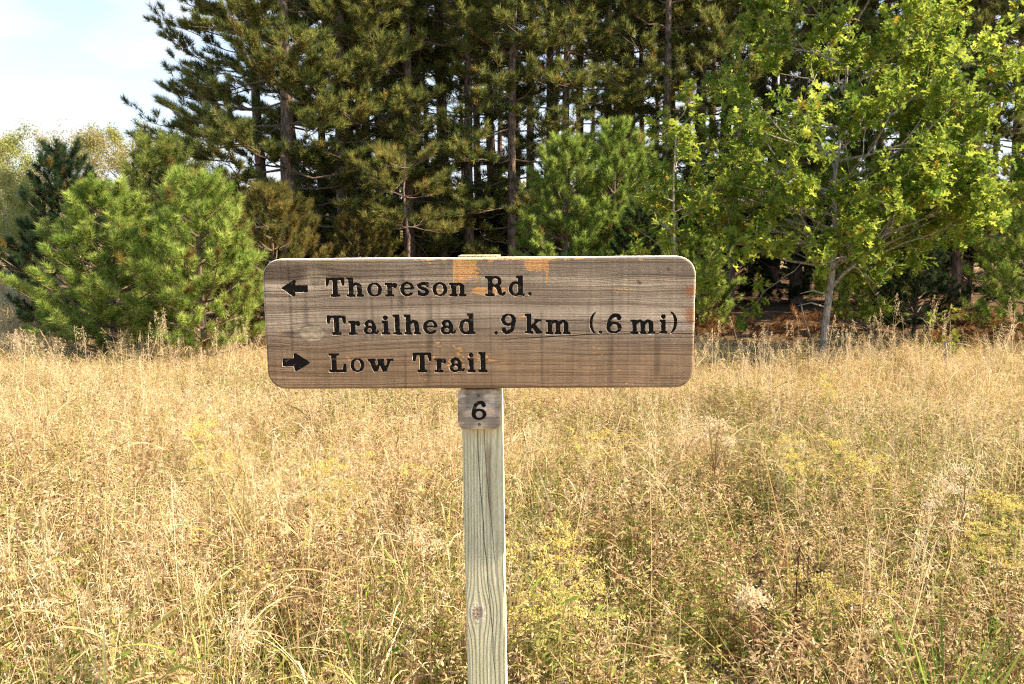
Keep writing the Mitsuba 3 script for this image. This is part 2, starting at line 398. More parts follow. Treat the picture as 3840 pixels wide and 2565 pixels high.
def board_fn(p, n, uv):
    u, v, w = local(p)
    g, k1, k2, k3 = board_masks(u, v)
    l = lines(g, u)
    fine = mikit.noise(u * 900, v * 1400, 3)
    band = mikit.fbm(g * 26, u * 1.1, 2, 2)
    band = band + .30 * dr.exp(-dr.square((g - .036) / .018)) + .22 * dr.exp(-dr.square((g - .085) / .008)) * mikit.smoothstep(.1, .3, dr.abs(u + .03)) - .16 * dr.exp(-dr.square((g + .030) / .016)) - .2 * dr.exp(-dr.square((g - .064) / .005))
    pale = mikit.smoothstep(.36, .76, band)
    c = mikit.mix((.215, .178, .140), (.41, .365, .30), pale)
    c = c * (.84 + .32 * mikit.fbm(u * 9, v * 14, 31, 3))
    c = c * mikit.mix((.80, .77, .74), (1.09, 1.09, 1.09), mikit.smoothstep(.22, .60, l))
    # warm, less bleached towards the lower half, greyish dark band along the top
    warm = 1 - mikit.smoothstep(-.10, .0, v + .03 * (band - .5))
    c = mikit.mix(c, c * mi.Color3f(1.10, .96, .80), warm)
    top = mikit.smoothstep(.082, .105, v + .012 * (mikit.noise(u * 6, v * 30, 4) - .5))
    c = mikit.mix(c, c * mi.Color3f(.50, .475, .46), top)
    # vertical run-off stains
    st = mikit.noise(u * 120, v * 3.5, 11)
    st2 = mikit.noise(u * 22, v * 2.5, 12)
    c = c * (1 - .42 * mikit.smoothstep(.62, .95, st) * mikit.smoothstep(.35, .8, st2) * mikit.smoothstep(.35, .6, mikit.noise(u * 16, v * 12, 13))) * (.94 + .12 * st2)
    # rusty patches by the right end
    ru = mikit.smoothstep(.425, .447, u) * mikit.smoothstep(.45, .62, mikit.noise(u * 30, v * 45, 3)) * mikit.smoothstep(-.02, .01, v) * (1 - mikit.smoothstep(.07, .085, v))
    c = mikit.mix(c, mi.Color3f(.30, .125, .05), ru * .75)
    # knots
    q = dr.sqrt(dr.square((u + .3563) / .032) + dr.square((v + .0188) / .021))
    kn = 1 - mikit.smoothstep(.85, 1.05, q + .2 * (mikit.noise(u * 120, v * 120, 1) - .5))
    c = mikit.mix(c, mi.Color3f(.36, .31, .235) * (.70 + .5 * mikit.noise(u * 160, v * 160, 6)), kn * .95)
    c = c * (1 - .45 * kn * mikit.smoothstep(.72, .9, q))
    tail = dr.exp(-dr.square((v + .019) / .006)) * dr.exp(-dr.square((u + .405) / .02))
    c = c * (1 - .6 * tail)
    q2 = dr.sqrt(dr.square(u + .3445) + dr.square(v - .0935)) + .006 * (mikit.noise(u * 90, v * 90, 7) - .5)
    c = mikit.mix(c, mi.Color3f(.33, .28, .21), (1 - mikit.smoothstep(.014, .036, q2)) * .6)
    c = mikit.mix(c, mi.Color3f(.17, .145, .12), (1 - mikit.smoothstep(.007, .013, q2)) * .75)
    q3 = dr.sqrt(dr.square((u - .3403) / 1.4) + dr.square(v - .0851)) + .005 * (mikit.noise(u * 120, v * 120, 9) - .5)
    c = mikit.mix(c, mi.Color3f(.07, .06, .05), (1 - mikit.smoothstep(.003, .008, q3)) * .8)
    q4 = dr.sqrt(dr.square(u - .3993) + dr.square(v - .1126))
    c = mikit.mix(c, mi.Color3f(.08, .07, .05), (1 - mikit.smoothstep(.0025, .006, q4)) * .7)
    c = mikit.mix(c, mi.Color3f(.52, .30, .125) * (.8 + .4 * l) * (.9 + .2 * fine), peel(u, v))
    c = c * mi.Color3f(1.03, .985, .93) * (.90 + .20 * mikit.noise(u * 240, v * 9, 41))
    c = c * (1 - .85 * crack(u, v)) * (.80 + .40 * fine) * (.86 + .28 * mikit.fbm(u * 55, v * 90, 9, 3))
    tilt = dr.abs(n.x * float(EN[0]) + n.y * float(EN[1]) + n.z * float(EN[2]))
    inlip = (1 - mikit.smoothstep(.80, .93, tilt)) * (1 - mikit.smoothstep(.0018, .0022, -w)) * (1 - mikit.smoothstep(.43, .44, dr.abs(u))) * (1 - mikit.smoothstep(.12, .125, dr.abs(v)))
    c = mikit.mix(c, mi.Color3f(.42, .36, .28) * (.25 + 1.1 * mikit.noise(u * 140, v * 140, 15)), inlip)
    # bleached, abraded wood where the face turns over the edge
    edge = mikit.smoothstep(.0006, .003, -w)
    return mikit.mix(c, mikit.mix((.55, .50, .43), (.72, .68, .60), l), edge * mikit.smoothstep(-.03, .02, v) * .9)


def board_h(p, n, uv):
    u, v, w = local(p)
    g, k1, k2, k3 = board_masks(u, v)
    return .6 * mikit.smoothstep(.2, .6, lines(g, u)) + .25 * mikit.noise(u * 500, v * 900, 3) - 1.2 * crack(u, v) - .3 * peel(u, v)


scene['board_mat'] = {'type': 'twosided', 'bsdf': {'type': 'bumpmap', 'nested_texture': mikit.proc(board_h, 0.0006), 'scale': 0.0010,
                      'bsdf': {'type': 'principled', 'base_color': mikit.proc(board_fn), 'roughness': 0.85, 'specular': 0.25}}}
def paint_fn(p, n, uv):
    u, v, w = local(p)
    worn = mikit.smoothstep(.66, .80, mikit.fbm(u * 130, v * 160, 3, 3))
    return mikit.mix((.010, .009, .008), (.09, .07, .05), worn)


scene['paint_mat'] = {'type': 'principled', 'base_color': mikit.proc(paint_fn), 'roughness': 0.7, 'specular': 0.15}
scene['trail_sign__board'] = mikit.ply(trimesh.util.concatenate([to_world_sign(board)] + [to_world_sign(lip_ring(p)) for _, p in shapes]), 'board_mat')
cnt = {}
for kind, p in shapes:
    i = cnt.get(kind, 0); cnt[kind] = i + 1
    key = f'trail_sign__board__{kind}' + (f'_{i:03d}' if i else '')
    scene[key] = mikit.ply(to_world_sign(extr(p.buffer(LIP - .00005), -0.0064, -0.0030)), 'paint_mat')
lab('trail_sign__board', 'weathered grey brown board with routed black lettering and flaked orange patches')
lab('trail_sign__board__arrow', 'routed black arrow pointing left')
lab('trail_sign__board__arrow_001', 'routed black arrow pointing right')

# --- the post
PW = 0.0895
pc = trimesh.creation.box([PW, 2.0, PW])
post_pts = []
for y, du in ((0.1418, -0.0003), (-1.75, 0.010)):
    for sx in (-1, 1):
        for sz in (-1, 1):
            ch = .004
            x0, z0 = du + sx * PW / 2, -THK - PW / 2 - .0006 + sz * PW / 2
            for a, b in ((ch, 0), (ch * .3, ch * .3), (0, ch)):
                post_pts.append([x0 - sx * a, y, z0 - sz * b])
post = m3.Manifold.hull_points(np.array(post_pts))
# a wane along the lower left front arris
wane = m3.Manifold.cylinder(2.2, 0.016, 0.016, 24)
wb = m3.Manifold.cube([.03, 1.6, .03]).translate([-.0745, -2.05, -.048])


def post_uv(p):
    u, v, w = local(p)
    return u - .0005 * 0 + v * .0052, v, w


def post_grain(u, v, w):
    ku, kv = u + .017, v + .672
    k = dr.exp(-(dr.square(ku / .034) + dr.square(kv / .055)))
    g = u + .6 * (w + .04) + .012 * (mikit.noise(u * 9, v * 2.2, 3) - .5) + .003 * (mikit.noise(u * 30, v * 9, 4) - .5)
    g = g + .25 * dr.exp(-dr.square((u - .012) / .03)) * (mikit.noise(v * 2.5, 4, 4) - .5) * .05
    return g - k * ku * .8, k


def post_lines(u, v, w):
    g, k = post_grain(u, v, w)
    x = g * (150 - 70 * mikit.smoothstep(-.02, .04, u)) + 1.3 * (mikit.noise(u * 25, v * 1.2, 14) - .5)
    s = x - dr.floor(x) + .25 * (mikit.noise(x * 1.2, v * 3, 6) - .5)
    late = mikit.smoothstep(.55, .9, s) * (1 - mikit.smoothstep(.92, 1.0, s))
    return late


def post_crack(u, v):
    a = -.008 + .028 * mikit.smoothstep(-.25, -.9, v) + .0025 * (mikit.noise(v * 22, 3, 3) - .5)
    m = (1 - mikit.smoothstep(.0004, .0013, dr.abs(u - a))) * mikit.smoothstep(-.86, -.8, v)
    b = .006 + .020 * mikit.smoothstep(-.25, -.62, v) + .002 * (mikit.noise(v * 25, 9, 3) - .5)
    m2 = (1 - mikit.smoothstep(.0003, .0010, dr.abs(u - b))) * mikit.smoothstep(-.60, -.54, v)
    return dr.maximum(m, m2 * .8)


def post_fn(p, n, uv):
    u, v, w = post_uv(p)
    l = post_lines(u, v, w)
    f = mikit.fbm(u * 220, v * 14, w * 220, 3)
    b = mikit.fbm(u * 20, v * 2.5, w * 20, 2)
    c = mikit.mix((.52, .515, .34), (.72, .71, .51), mikit.smoothstep(.3, .7, .5 * f + .5 * b))
    c = mikit.mix(c, c * mi.Color3f(.82, .78, .66), l * (.35 + .8 * b))
    # the brown heart streak
    hs = dr.exp(-dr.square((u - .014 - .010 * mikit.smoothstep(-.3, -.7, v)) / .0065)) * mikit.smoothstep(-.53, -.40, v) * (1 - mikit.smoothstep(-.30, -.25, v))
    c = mikit.mix(c, mi.Color3f(.25, .195, .11), hs * .75)
    # pale new wood under the number plate
    nw = mikit.smoothstep(-.283, -.252, v - .9 * dr.maximum(dr.abs(u + .004) - .017, 0) - .012 * mikit.noise(u * 120, 5, 5)) * (1 - mikit.smoothstep(.028, .034, dr.abs(u + .004)))
    c = mikit.mix(c, mi.Color3f(.62, .57, .36), nw * .8)
    q = dr.sqrt(dr.square((u + .017) / .020) + dr.square((v + .672) / .026)) + .25 * (mikit.noise(u * 130, v * 130, 2) - .5)
    kn = 1 - mikit.smoothstep(.75, 1.05, q)
    c = mikit.mix(c, mikit.mix(mikit.mix((.22, .14, .10), (.50, .40, .31), mikit.noise(u * 260, v * 260, 8)), mi.Color3f(.74, .70, .56), mikit.smoothstep(.5, .85, q)), kn * .85)
    c = mikit.mix(c, c * mi.Color3f(.42, .43, .38) * (.5 + 1.0 * mikit.noise(u * 320, 3, w * 320)), dr.maximum(mikit.smoothstep(.8, .95, n.z), mikit.smoothstep(.1375, .1385, v)))
    return c * (1 - .7 * post_crack(u, v)) * (.9 + .2 * mikit.noise(u * 700, v * 90, w * 700))


def post_h(p, n, uv):
    u, v, w = post_uv(p)
    q = dr.sqrt(dr.square((u + .017) / .020) + dr.square((v + .672) / .026))
    return .9 * post_lines(u, v, w) - 1.2 * post_crack(u, v) + .15 * mikit.noise(u * 300, v * 30, w * 300) + .5 * (1 - mikit.smoothstep(.5, 1.2, q)) * mikit.noise(u * 300, v * 300, 3)


scene['post_mat'] = {'type': 'bumpmap', 'nested_texture': mikit.proc(post_h, 0.0006), 'scale': 0.0022,
                     'bsdf': {'type': 'principled', 'base_color': mikit.proc(post_fn), 'roughness': 0.8, 'specular': 0.25}}
scene['trail_sign__post'] = mikit.ply(to_world_sign(post), 'post_mat')
lab('trail_sign__post', 'square greenish treated wood post with a knot and a long crack')

# --- the number plate
plate_t = 0.019
plate = rounded_slab(.0935, .0905, .0155, plate_t, .004, cx=-.0028, cy=-.1905, z0=-THK + plate_t, steps=8)
six = glyph('6', -.0192, -.2140, .0131, -.1711)
plate = plate - groove(six).translate([0, 0, -THK + plate_t])
for (sx, sy) in ((-.0036, -.1593), (-.0028, -.2239)):
    plate = plate - m3.Manifold.cylinder(.01, .0034, .0050, 16).translate([sx, sy, -THK + plate_t - .0022])


def plate_fn(p, n, uv):
    u, v, w = local(p)
    a = mikit.fbm(u * 40, v * 75, 3, 3)
    l = mikit.noise(v * 430, u * 6, 3)
    st = mikit.noise(u * 110, v * 12, 8)
    c = mikit.mix((.28, .25, .215), (.60, .53, .43), mikit.smoothstep(.3, .7, a))
    c = mikit.mix(c, c * mi.Color3f(1.12, 1.03, .93), 1 - mikit.smoothstep(-.20, -.18, v))
    c = c * (.75 + .4 * l) * (.8 + .35 * st) * (.85 + .3 * mikit.noise(u * 900, v * 900, 1))
    return c


def plate_h(p, n, uv):
    u, v, w = local(p)
    return mikit.noise(v * 430, u * 6, 3) + .4 * mikit.noise(u * 600, v * 900, 1)


scene['plate_mat'] = {'type': 'twosided', 'bsdf': {'type': 'bumpmap', 'nested_texture': mikit.proc(plate_h, 0.0006), 'scale': 0.0006,
                      'bsdf': {'type': 'principled', 'base_color': mikit.proc(plate_fn), 'roughness': 0.85, 'specular': 0.25}}}
scene['screw_mat'] = {'type': 'principled', 'base_color': {'type': 'rgb', 'value': [.10, .12, .11]}, 'roughness': .55, 'metallic': .6}
scene['trail_sign__number_plate'] = mikit.ply(trimesh.util.concatenate([to_world_sign(plate), to_world_sign(lip_ring(six, -THK + plate_t))]), 'plate_mat')
scene['trail_sign__number_plate__digit'] = mikit.ply(to_world_sign(extr(six.buffer(LIP - .00005), -.0064, -.003).translate([0, 0, -THK + plate_t])), 'paint_mat')
for i, (sx, sy) in enumerate(((-.0036, -.1593), (-.0028, -.2239))):
    head = m3.Manifold.cylinder(.0035, .0034, .0041, 16) - m3.Manifold.cylinder(.004, .0012, .0014, 4).translate([0, 0, .0016])
    scene['trail_sign__number_plate__screw' + ('' if i == 0 else '_001')] = mikit.ply(to_world_sign(head.translate([sx, sy, -THK + plate_t - .0046])), 'screw_mat')
lab('trail_sign__number_plate', 'small grey wooden plate with a routed black 6 screwed to the post')
lab('trail_sign', 'weathered wooden trail sign on a square post with arrows and routed black lettering', 'sign')

# ------------------------------------------------------------------ pines
RNG = np.random.default_rng(7)
BARKC = np.array([.17, .13, .10])


def shoot_needles(buf, pos, axis, length, nper, nlen, spread, width, cols, brown=0.0):
    """bottle-brush shoots: needles all along short twigs. pos (n,3), axis (n,3), length (n,), cols (n,3)"""
    n = len(pos)
    t = RNG.uniform(0, 1, (n, nper)) ** 0.8
    base = pos[:, None, :] + axis[:, None, :] * (length[:, None] * t)[..., None]
    rnd = RNG.normal(size=(n, nper, 3))
    perp = unit(rnd - (rnd * axis[:, None]).sum(-1, keepdims=True) * axis[:, None])
    th = np.radians(RNG.normal(spread, 11, (n, nper))) * (1.1 - .55 * t)
    d = axis[:, None] * np.cos(th)[..., None] + perp * np.sin(th)[..., None]
    L = nlen * RNG.uniform(.75, 1.15, (n, nper))
    tip = base + d * L[..., None]
    c = cols[:, None, :] * RNG.uniform(.72, 1.25, (n, nper, 1))
    if brown > 0:
        old = (t < .4) & (RNG.uniform(size=t.shape) < brown)
        c = np.where(old[..., None], np.array([.23, .145, .055]) * RNG.uniform(.6, 1.2, (n, nper, 1)), c)
    needles(buf, base.reshape(-1, 3), tip.reshape(-1, 3), width, c.reshape(-1, 3))


def pine_cols(n, a, b, gold=.0):
    t = RNG.uniform(0, 1, (n, 1)) ** 1.3
    c = np.array(a) * (1 - t) + np.array(b) * t
    g = RNG.uniform(size=(n, 1)) < gold
    return np.where(g, np.array([.32, .25, .075]) * RNG.uniform(.7, 1.2, (n, 1)), c)


def curve(b, d, L, k, droop, up):
    t = np.linspace(0, 1, k)[:, None]
    return b + d * (L * t) + np.array([0, 0, 1.0]) * L * (-droop * t + up * t ** 2)


def young_pine(key, H, R, seed, ca, cb, gold=.02, bottom=.03, nper=150, dens=1.0):
    """bushy young pine: whorls of upswept limbs ending in bottle-brush shoots"""
    global RNG
    RNG = np.random.default_rng(seed)
    nb, wb_ = Buf(), Buf()
    tube(wb_, [[0, 0, -.1], [.02, 0, H * .5], [0, .02, H * .96]], [.05 * H / 2.5, .03 * H / 2.5, .006], BARKC, 6)
    P, A, Ls = [], [], []
    z = bottom + .02
    while z < H * .97:
        f = z / H
        env = R * (1 - f) ** .72 * (.55 + .45 * min(1, f / .18)) * RNG.uniform(.8, 1.15)
        m = RNG.integers(5, 8)
        a0 = RNG.uniform(0, 6.28)
        for j in range(m):
            a = a0 + j * 6.283 / m + RNG.normal(0, .2)
            L = max(.12, env * RNG.uniform(.72, 1.12))
            d = np.array([math.cos(a), math.sin(a), .12 + .35 * f])
            pts = curve(np.array([0, 0, z]), d, L, 5, .10, .30 + .25 * f)
            tube(wb_, pts, np.linspace(.012, .004, 5) * (0.6 + L), BARKC, 3)
            ns = max(3, int((3 + L * 8) * dens))
            for s in range(ns):
                t = RNG.uniform(.34, 1.0) if s else 1.0
                i = min(3, int(t * 4)); q = pts[i] + (pts[i + 1] - pts[i]) * (t * 4 - i)
                tang = unit(pts[min(4, i + 1)] - pts[i])
                side = unit(np.cross(tang, [0, 0, 1.0])) * RNG.choice([-1, 1])
                ax = unit(tang * .75 + side * (RNG.uniform(.1, .9) if s else 0) + np.array([0, 0, RNG.uniform(.3, 1.1)]))
                q = q + ax * RNG.uniform(.02, .42 * L * (1.05 - t) + .06)
                P.append(q); A.append(ax); Ls.append(RNG.uniform(.11, .20))
        z += RNG.uniform(.14, .20) * (H / 2.4) ** .4
    for k in range(5):   # the leader and its ring of candles
        a = k * 1.57
        ax = np.array([0, 0, 1.0]) if k == 4 else unit(np.array([math.cos(a) * .5, math.sin(a) * .5, 1.0]))
        P.append(np.array([0, 0, H * .94]) - np.array([0, 0, .05])); A.append(ax); Ls.append(.24 if k == 4 else .16)
    P, A, Ls = np.array(P), np.array(A), np.array(Ls)
    shoot_needles(nb, P, A, Ls, nper, .098, 58, .0064, pine_cols(len(P), ca, cb, gold) * RNG.uniform(.7, 1.25, (len(P), 1)), brown=.2)
    group(key, trunk=wb_.ply('twig_mat'), crown=nb.ply('needle_mat'))


def tall_pine(key, H, seed, rbase, z0, zdense, Lmax, ca, cb, gold, dens=1.0, nper=34, dead=0, lean=0.0, arc=None):
    """plantation pine: straight trunk, whorled limbs with tufts in their outer half, dead stubs below"""
    global RNG
    RNG = np.random.default_rng(seed)
    tb, bb, nb = Buf(), Buf(), Buf()
    k = 22
    zz = np.linspace(-.2, H, k)
    wob = np.cumsum(RNG.normal(0, .012, (k, 2)), 0)
    cl = np.stack([wob[:, 0] + lean * zz, wob[:, 1], zz], 1)
    tube(tb, cl, rbase * (1 - .80 * np.clip(zz / H, 0, 1)) * (1 + .25 * np.exp(-np.clip(zz, 0, None) / .25)), BARKC, 10, .06)
    P, A, Ls = [], [], []
    z = z0
    while z < H - .1:
        f = (z - z0) / (H - z0)
        env = Lmax * (min(1, .55 + f * 2.2) if z0 < 3 else min(1, .7 + f)) * (1 - f) ** .6
        m = RNG.integers(3, 6)
        a0 = RNG.uniform(0, 6.28)
        base = np.array([np.interp(z, zz, cl[:, 0]), np.interp(z, zz, cl[:, 1]), z])
        for j in range(m):
            a = a0 + j * 6.283 / m + RNG.normal(0, .25)
            if arc is not None and math.cos(a - arc[0]) < arc[1] and z < zdense: continue
            if RNG.uniform() > (1.0 if z > zdense else .8): continue
            L = max(.25, env * RNG.uniform(.6, 1.15))
            d = np.array([math.cos(a), math.sin(a), RNG.uniform(-.12, .12) + .3 * f])
            pts = curve(base, d, L, 6, RNG.uniform(.05, .32), RNG.uniform(.05, .38) + .12 * f)
            pts[1:] += np.cumsum(RNG.normal(0, .025 * L, (5, 3)), 0)
            tube(bb, pts, np.linspace(.020, .006, 6) * (.5 + .3 * L), BARKC, 4)
            nsub = max(4, int(L * 7.0 * dens))
            for s in range(nsub):
                t = RNG.uniform(.38, .98) if s else .999
                i = min(4, int(t * 5)); q = pts[i] + (pts[i + 1] - pts[i]) * (t * 5 - i)
                tang = unit(pts[i + 1] - pts[i])
                side = unit(np.cross(tang, [0, 0, 1.0])) * RNG.choice([-1, 1])
                sd = unit(tang * .8 + side * (RNG.uniform(.3, 1.0) if s else 0) + np.array([0, 0, RNG.uniform(-.1, .45)]))
                sl = RNG.uniform(.2, .75) * (.5 + .5 * L / Lmax)
                e = q + sd * sl
                tube(bb, [q, (q + e) / 2 + [0, 0, -.015], e], [.006, .005, .003], BARKC, 3)
                nt = RNG.integers(5, 8)
                for r in range(nt):
                    g = RNG.uniform(.35, 1)
                    sgn = unit(np.cross(sd, [0, 0, 1.0])) * RNG.uniform(-1, 1)
                    ax = unit(sd * .7 + sgn * (.8 if r else .1) + np.array([0, 0, RNG.uniform(.2, .9)]))
                    P.append(q + (e - q) * (g if r else 1.0)); A.append(ax); Ls.append(RNG.uniform(.07, .15))
        z += RNG.uniform(.30, .48) if z > zdense else RNG.uniform(.38, .62)
    for s in range(dead):
        z = RNG.uniform(.8, z0 + 2.5); a = RNG.uniform(0, 6.28); L = RNG.uniform(.3, 1.5)
        base = np.array([np.interp(z, zz, cl[:, 0]), np.interp(z, zz, cl[:, 1]), z])
        pts = curve(base, np.array([math.cos(a), math.sin(a), RNG.uniform(-.5, .7)]), L, 5, .3, RNG.uniform(-.2, .3))
        pts[1:] += np.cumsum(RNG.normal(0, .05 * L, (4, 3)), 0)
        tube(bb, pts, np.linspace(.011, .003, 5), BARKC * .9, 3)
        for q in range(RNG.integers(1, 4)):
            i = RNG.integers(1, 4); e = pts[i] + unit(RNG.normal(size=3) + unit(pts[4] - pts[0])) * L * .35
            tube(bb, [pts[i], (pts[i] + e) / 2 + RNG.normal(0, .01, 3), e], [.005, .004, .002], BARKC * .9, 3)
    P, A, Ls = np.array(P), np.array(A), np.array(Ls)
    shoot_needles(nb, P, A, Ls, nper, .14, 48, .0105, pine_cols(len(P), ca, cb, gold), brown=.18)
    group(key, trunk=tb.ply('bark_mat', smooth=True), branches=bb.ply('twig_mat'), crown=nb.ply('needle_mat'))


GA, GB = (.22, .33, .065), (.51, .60, .17)           # full green
DA, DB = (.035, .07, .036), (.07, .115, .05)           # bluish dark green
TA, TB = (.09, .13, .042), (.34, .36, .105)            # olive green of the tall pines
young_pine('pine_young_a', 2.2, .98, 11, GA, GB)
young_pine('pine_young_b', 2.2, 1.05, 12, GA, GB)
young_pine('pine_young_c', 2.9, 1.25, 13, DA, DB)
young_pine('pine_young_d', 3.1, 1.05, 14, (.20, .31, .06), (.46, .57, .15))
young_pine('pine_young_f', 2.3, .85, 16, (.17, .22, .055), (.36, .42, .12), gold=.06)
young_pine('pine_young_e', 2.2, 1.15, 15, (.14, .15, .045), (.28, .25, .075), gold=.25, dens=.9)

tall_pine('pine_edge_a', 10.5, 21, .15, 1.1, 2.0, 2.7, TA, TB, .05, dens=1.2)
tall_pine('pine_edge_b', 10.5, 22, .15, 1.3, 3.0, 2.4, TA, TB, .05, dens=1.1)
tall_pine('pine_edge_c', 11.0, 23, .115, 1.5, 5.5, 1.9, TA, TB, .07, dens=.95, dead=20)
tall_pine('pine_edge_d', 11.0, 24, .105, 1.2, 4.6, 2.1, TA, TB, .07, dens=1.05, dead=20)
tall_pine('pine_inner_a', 13.0, 25, .14, 5.6, 6.5, 1.9, TA, TB, .05, dens=.8, nper=20, dead=42)
tall_pine('pine_inner_b', 13.0, 26, .12, 6.2, 7.0, 1.8, TA, TB, .05, dens=.8, nper=20, dead=42)

YOUNG = [  # group, x, y, rot, s, label
    ('pine_young_a', -5.5, 10.9, 20, .98, 'bushy light green young pine, front left of the clump at the meadow edge'),
    ('pine_young_b', -4.05, 10.4, 140, .93, 'bushy light green young pine nearest the left end of the sign board'),
    ('pine_young_c', -6.95, 12.6, 60, 1.0, 'dark bluish green young pine standing behind the left clump'),
    ('pine_young_f', -5.72, 13.2, 200, 1.30, 'yellow green young pine with a thin leader rising above the left clump'),
    ('pine_young_e', -3.55, 11.9, 80, 1.02, 'low spreading pine with rusty orange needles behind the left end of the sign'),
    ('pine_young_d', .89, 13.3, 10, 1.02, 'bright green young pine above the middle of the sign, left of a taller twin'),
    ('pine_young_d', 1.72, 13.5, 150, 1.09, 'tallest bright green young pine above the right half of the sign'),
    ('pine_young_e', -2.75, 14.4, 190, .86, 'dull olive low pine between the rusty one and the slender stemmed pine'),
    ('pine_young_b', 6.0, 13.3, 30, .80, 'small rounded green pine low behind the oak trunk, on its right'),
    ('pine_young_b', 2.95, 12.6, 70, .72, 'small green pine peeping out beside the right end of the sign'),
    ('pine_young_d', 7.6, 11.6, 100, .98, 'green young pine cut by the right edge of the picture'),
    ('pine_young_c', 6.4, 12.6, 310, .62, 'small dark pine in shade between the oak and the right edge'),
    ('pine_young_c', 2.0, 12.4, 210, .72, 'dark green pine in shade behind the oak sapling'),
]
for i, (g, x, y, r, s, l) in enumerate(YOUNG):
    key = 'young_pine' + (f'_{i:03d}' if i else '')
    inst(key, g, x, y, float(ground_z(x, y)), r, s * (1.28, 1.18)[i] if i < 2 else s, s * 1.13 if i == 1 else s)      # the two front ones are broad
    lab(key, l, 'pine tree', 'young pines along the edge of the meadow')


def trunk_x(px, y):      # design aid: column of a trunk in a 2348 wide picture -> metres
    return (px - 1174) * 1.6354 * y * .967 / 2990


EDGE = [('pine_edge_a', 655, 15.0, 0, 1.0, 'tall pine at the left corner of the stand, its limbs reaching into the sky'),
        ('pine_edge_a', 590, 17.5, 150, .95, 'tall pine partly seen behind the corner pine at the left end of the stand'),
        ('pine_edge_b', 775, 15.8, 90, 1.0, 'second tall pine from the left corner of the stand, dense down to the ground'),
        ('pine_edge_d', 868, 16.6, 30, 1.0, 'tall pine with low olive boughs above the left half of the sign'),
        ('pine_edge_c', 936, 16.2, 200, 1.15, 'thick trunked tall pine left of the middle of the stand'),
        ('pine_edge_c', 1071, 16.8, 120, 1.0, 'tall pine with sparse boughs behind the post of the sign'),
        ('pine_edge_d', 1177, 16.0, 260, 1.0, 'tall pine with golden tufts just left of the bright green young pines'),
        ('pine_edge_d', 1301, 16.8, 170, 1.05, 'tall pine rising behind the bright green young pines'),
        ('pine_edge_c', 1391, 17.5, 60, 1.0, 'tall pine straight above the taller bright green young pine'),
        ('pine_edge_c', 1531, 16.6, 310, 1.0, 'tall pine with a thick dark trunk behind the oak sapling'),
        ('pine_edge_d', 1690, 17.2, 20, 1.0, 'tall pine half hidden by the left side of the oak crown'),
        ('pine_edge_b', 1850, 18.5, 240, 1.0, 'tall pine hidden behind the middle of the oak crown'),
        ('pine_edge_b', 2080, 18.0, 100, 1.0, 'tall pine behind the right half of the oak crown'),
        ('pine_edge_d', 2226, 16.6, 330, 1.0, 'tall dark pine right of the oak crown, by the right edge'),
        ('pine_edge_d', 835, 18.6, 75, 1.0, 'slim tall pine between the second and third pines of the left half'),
        ('pine_edge_d', 1012, 17.6, 140, 1.0, 'slim tall pine with low dull boughs above the board, left of the post'),
        ('pine_edge_d', 1612, 18.0, 300, 1.0, 'slim tall pine just left of the oak crown'),
        ('pine_edge_c', 1772, 19.5, 50, 1.0, 'slim tall pine far behind the left part of the oak crown'),
        ('pine_edge_d', 1962, 19.0, 190, 1.0, 'slim tall pine far behind the middle of the oak crown'),
        ('pine_edge_a', 2420, 15.6, 45, 1.0, 'tall pine whose boughs hang in at the top right corner')]
for i, (g, px, y, r, s, l) in enumerate(EDGE):
    key = 'tall_pine' + (f'_{i:03d}' if i else '')
    x = trunk_x(px, y)
    inst(key, g, x, y, float(ground_z(x, y)), r, s)
    lab(key, l, 'pine tree', 'tall pines along the front of the stand')
    labels[key + '__branches'] = {'kind': 'stuff'}

INNER = [(788, 20), (808, 24), (841, 18.5), (905, 22), (954, 18), (1007, 20), (1028, 26), (1100, 23), (1136, 21), (1149, 27), (1215, 24), (1253, 18.2), (1266, 25), (1334, 20),
         (1420, 21), (1438, 25), (1459, 19), (1475, 24), (1559, 20), (1609, 19), (1632, 27), (1658, 22), (1683, 19.5), (1745, 21), (1800, 24), (1880, 21), (1960, 23), (2030, 21), (2130, 22), (2170, 26),
         (2250, 20), (2300, 23), (2350, 21), (720, 19.5), (690, 23), (1060, 30), (1190, 31), (1360, 30), (1510, 29), (1590, 31), (860, 29), (980, 31)]
r2 = np.random.default_rng(5)
for i, (px, y) in enumerate(INNER):
    key = 'stand_pine' + (f'_{i:03d}' if i else '')
    x = trunk_x(px, y)
    inst(key, ('pine_inner_a', 'pine_inner_b')[i % 2], x, y, 0, r2.uniform(0, 360), r2.uniform(.78, 1.15), r2.uniform(.95, 1.12), tilt=(r2.normal(0, 1.3), r2.normal(0, 1.1)))
    lab(key, 'dark straight trunk of a plantation pine inside the shaded stand', 'pine tree', 'pines inside the stand')
    labels[key + '__branches'] = {'kind': 'stuff'}


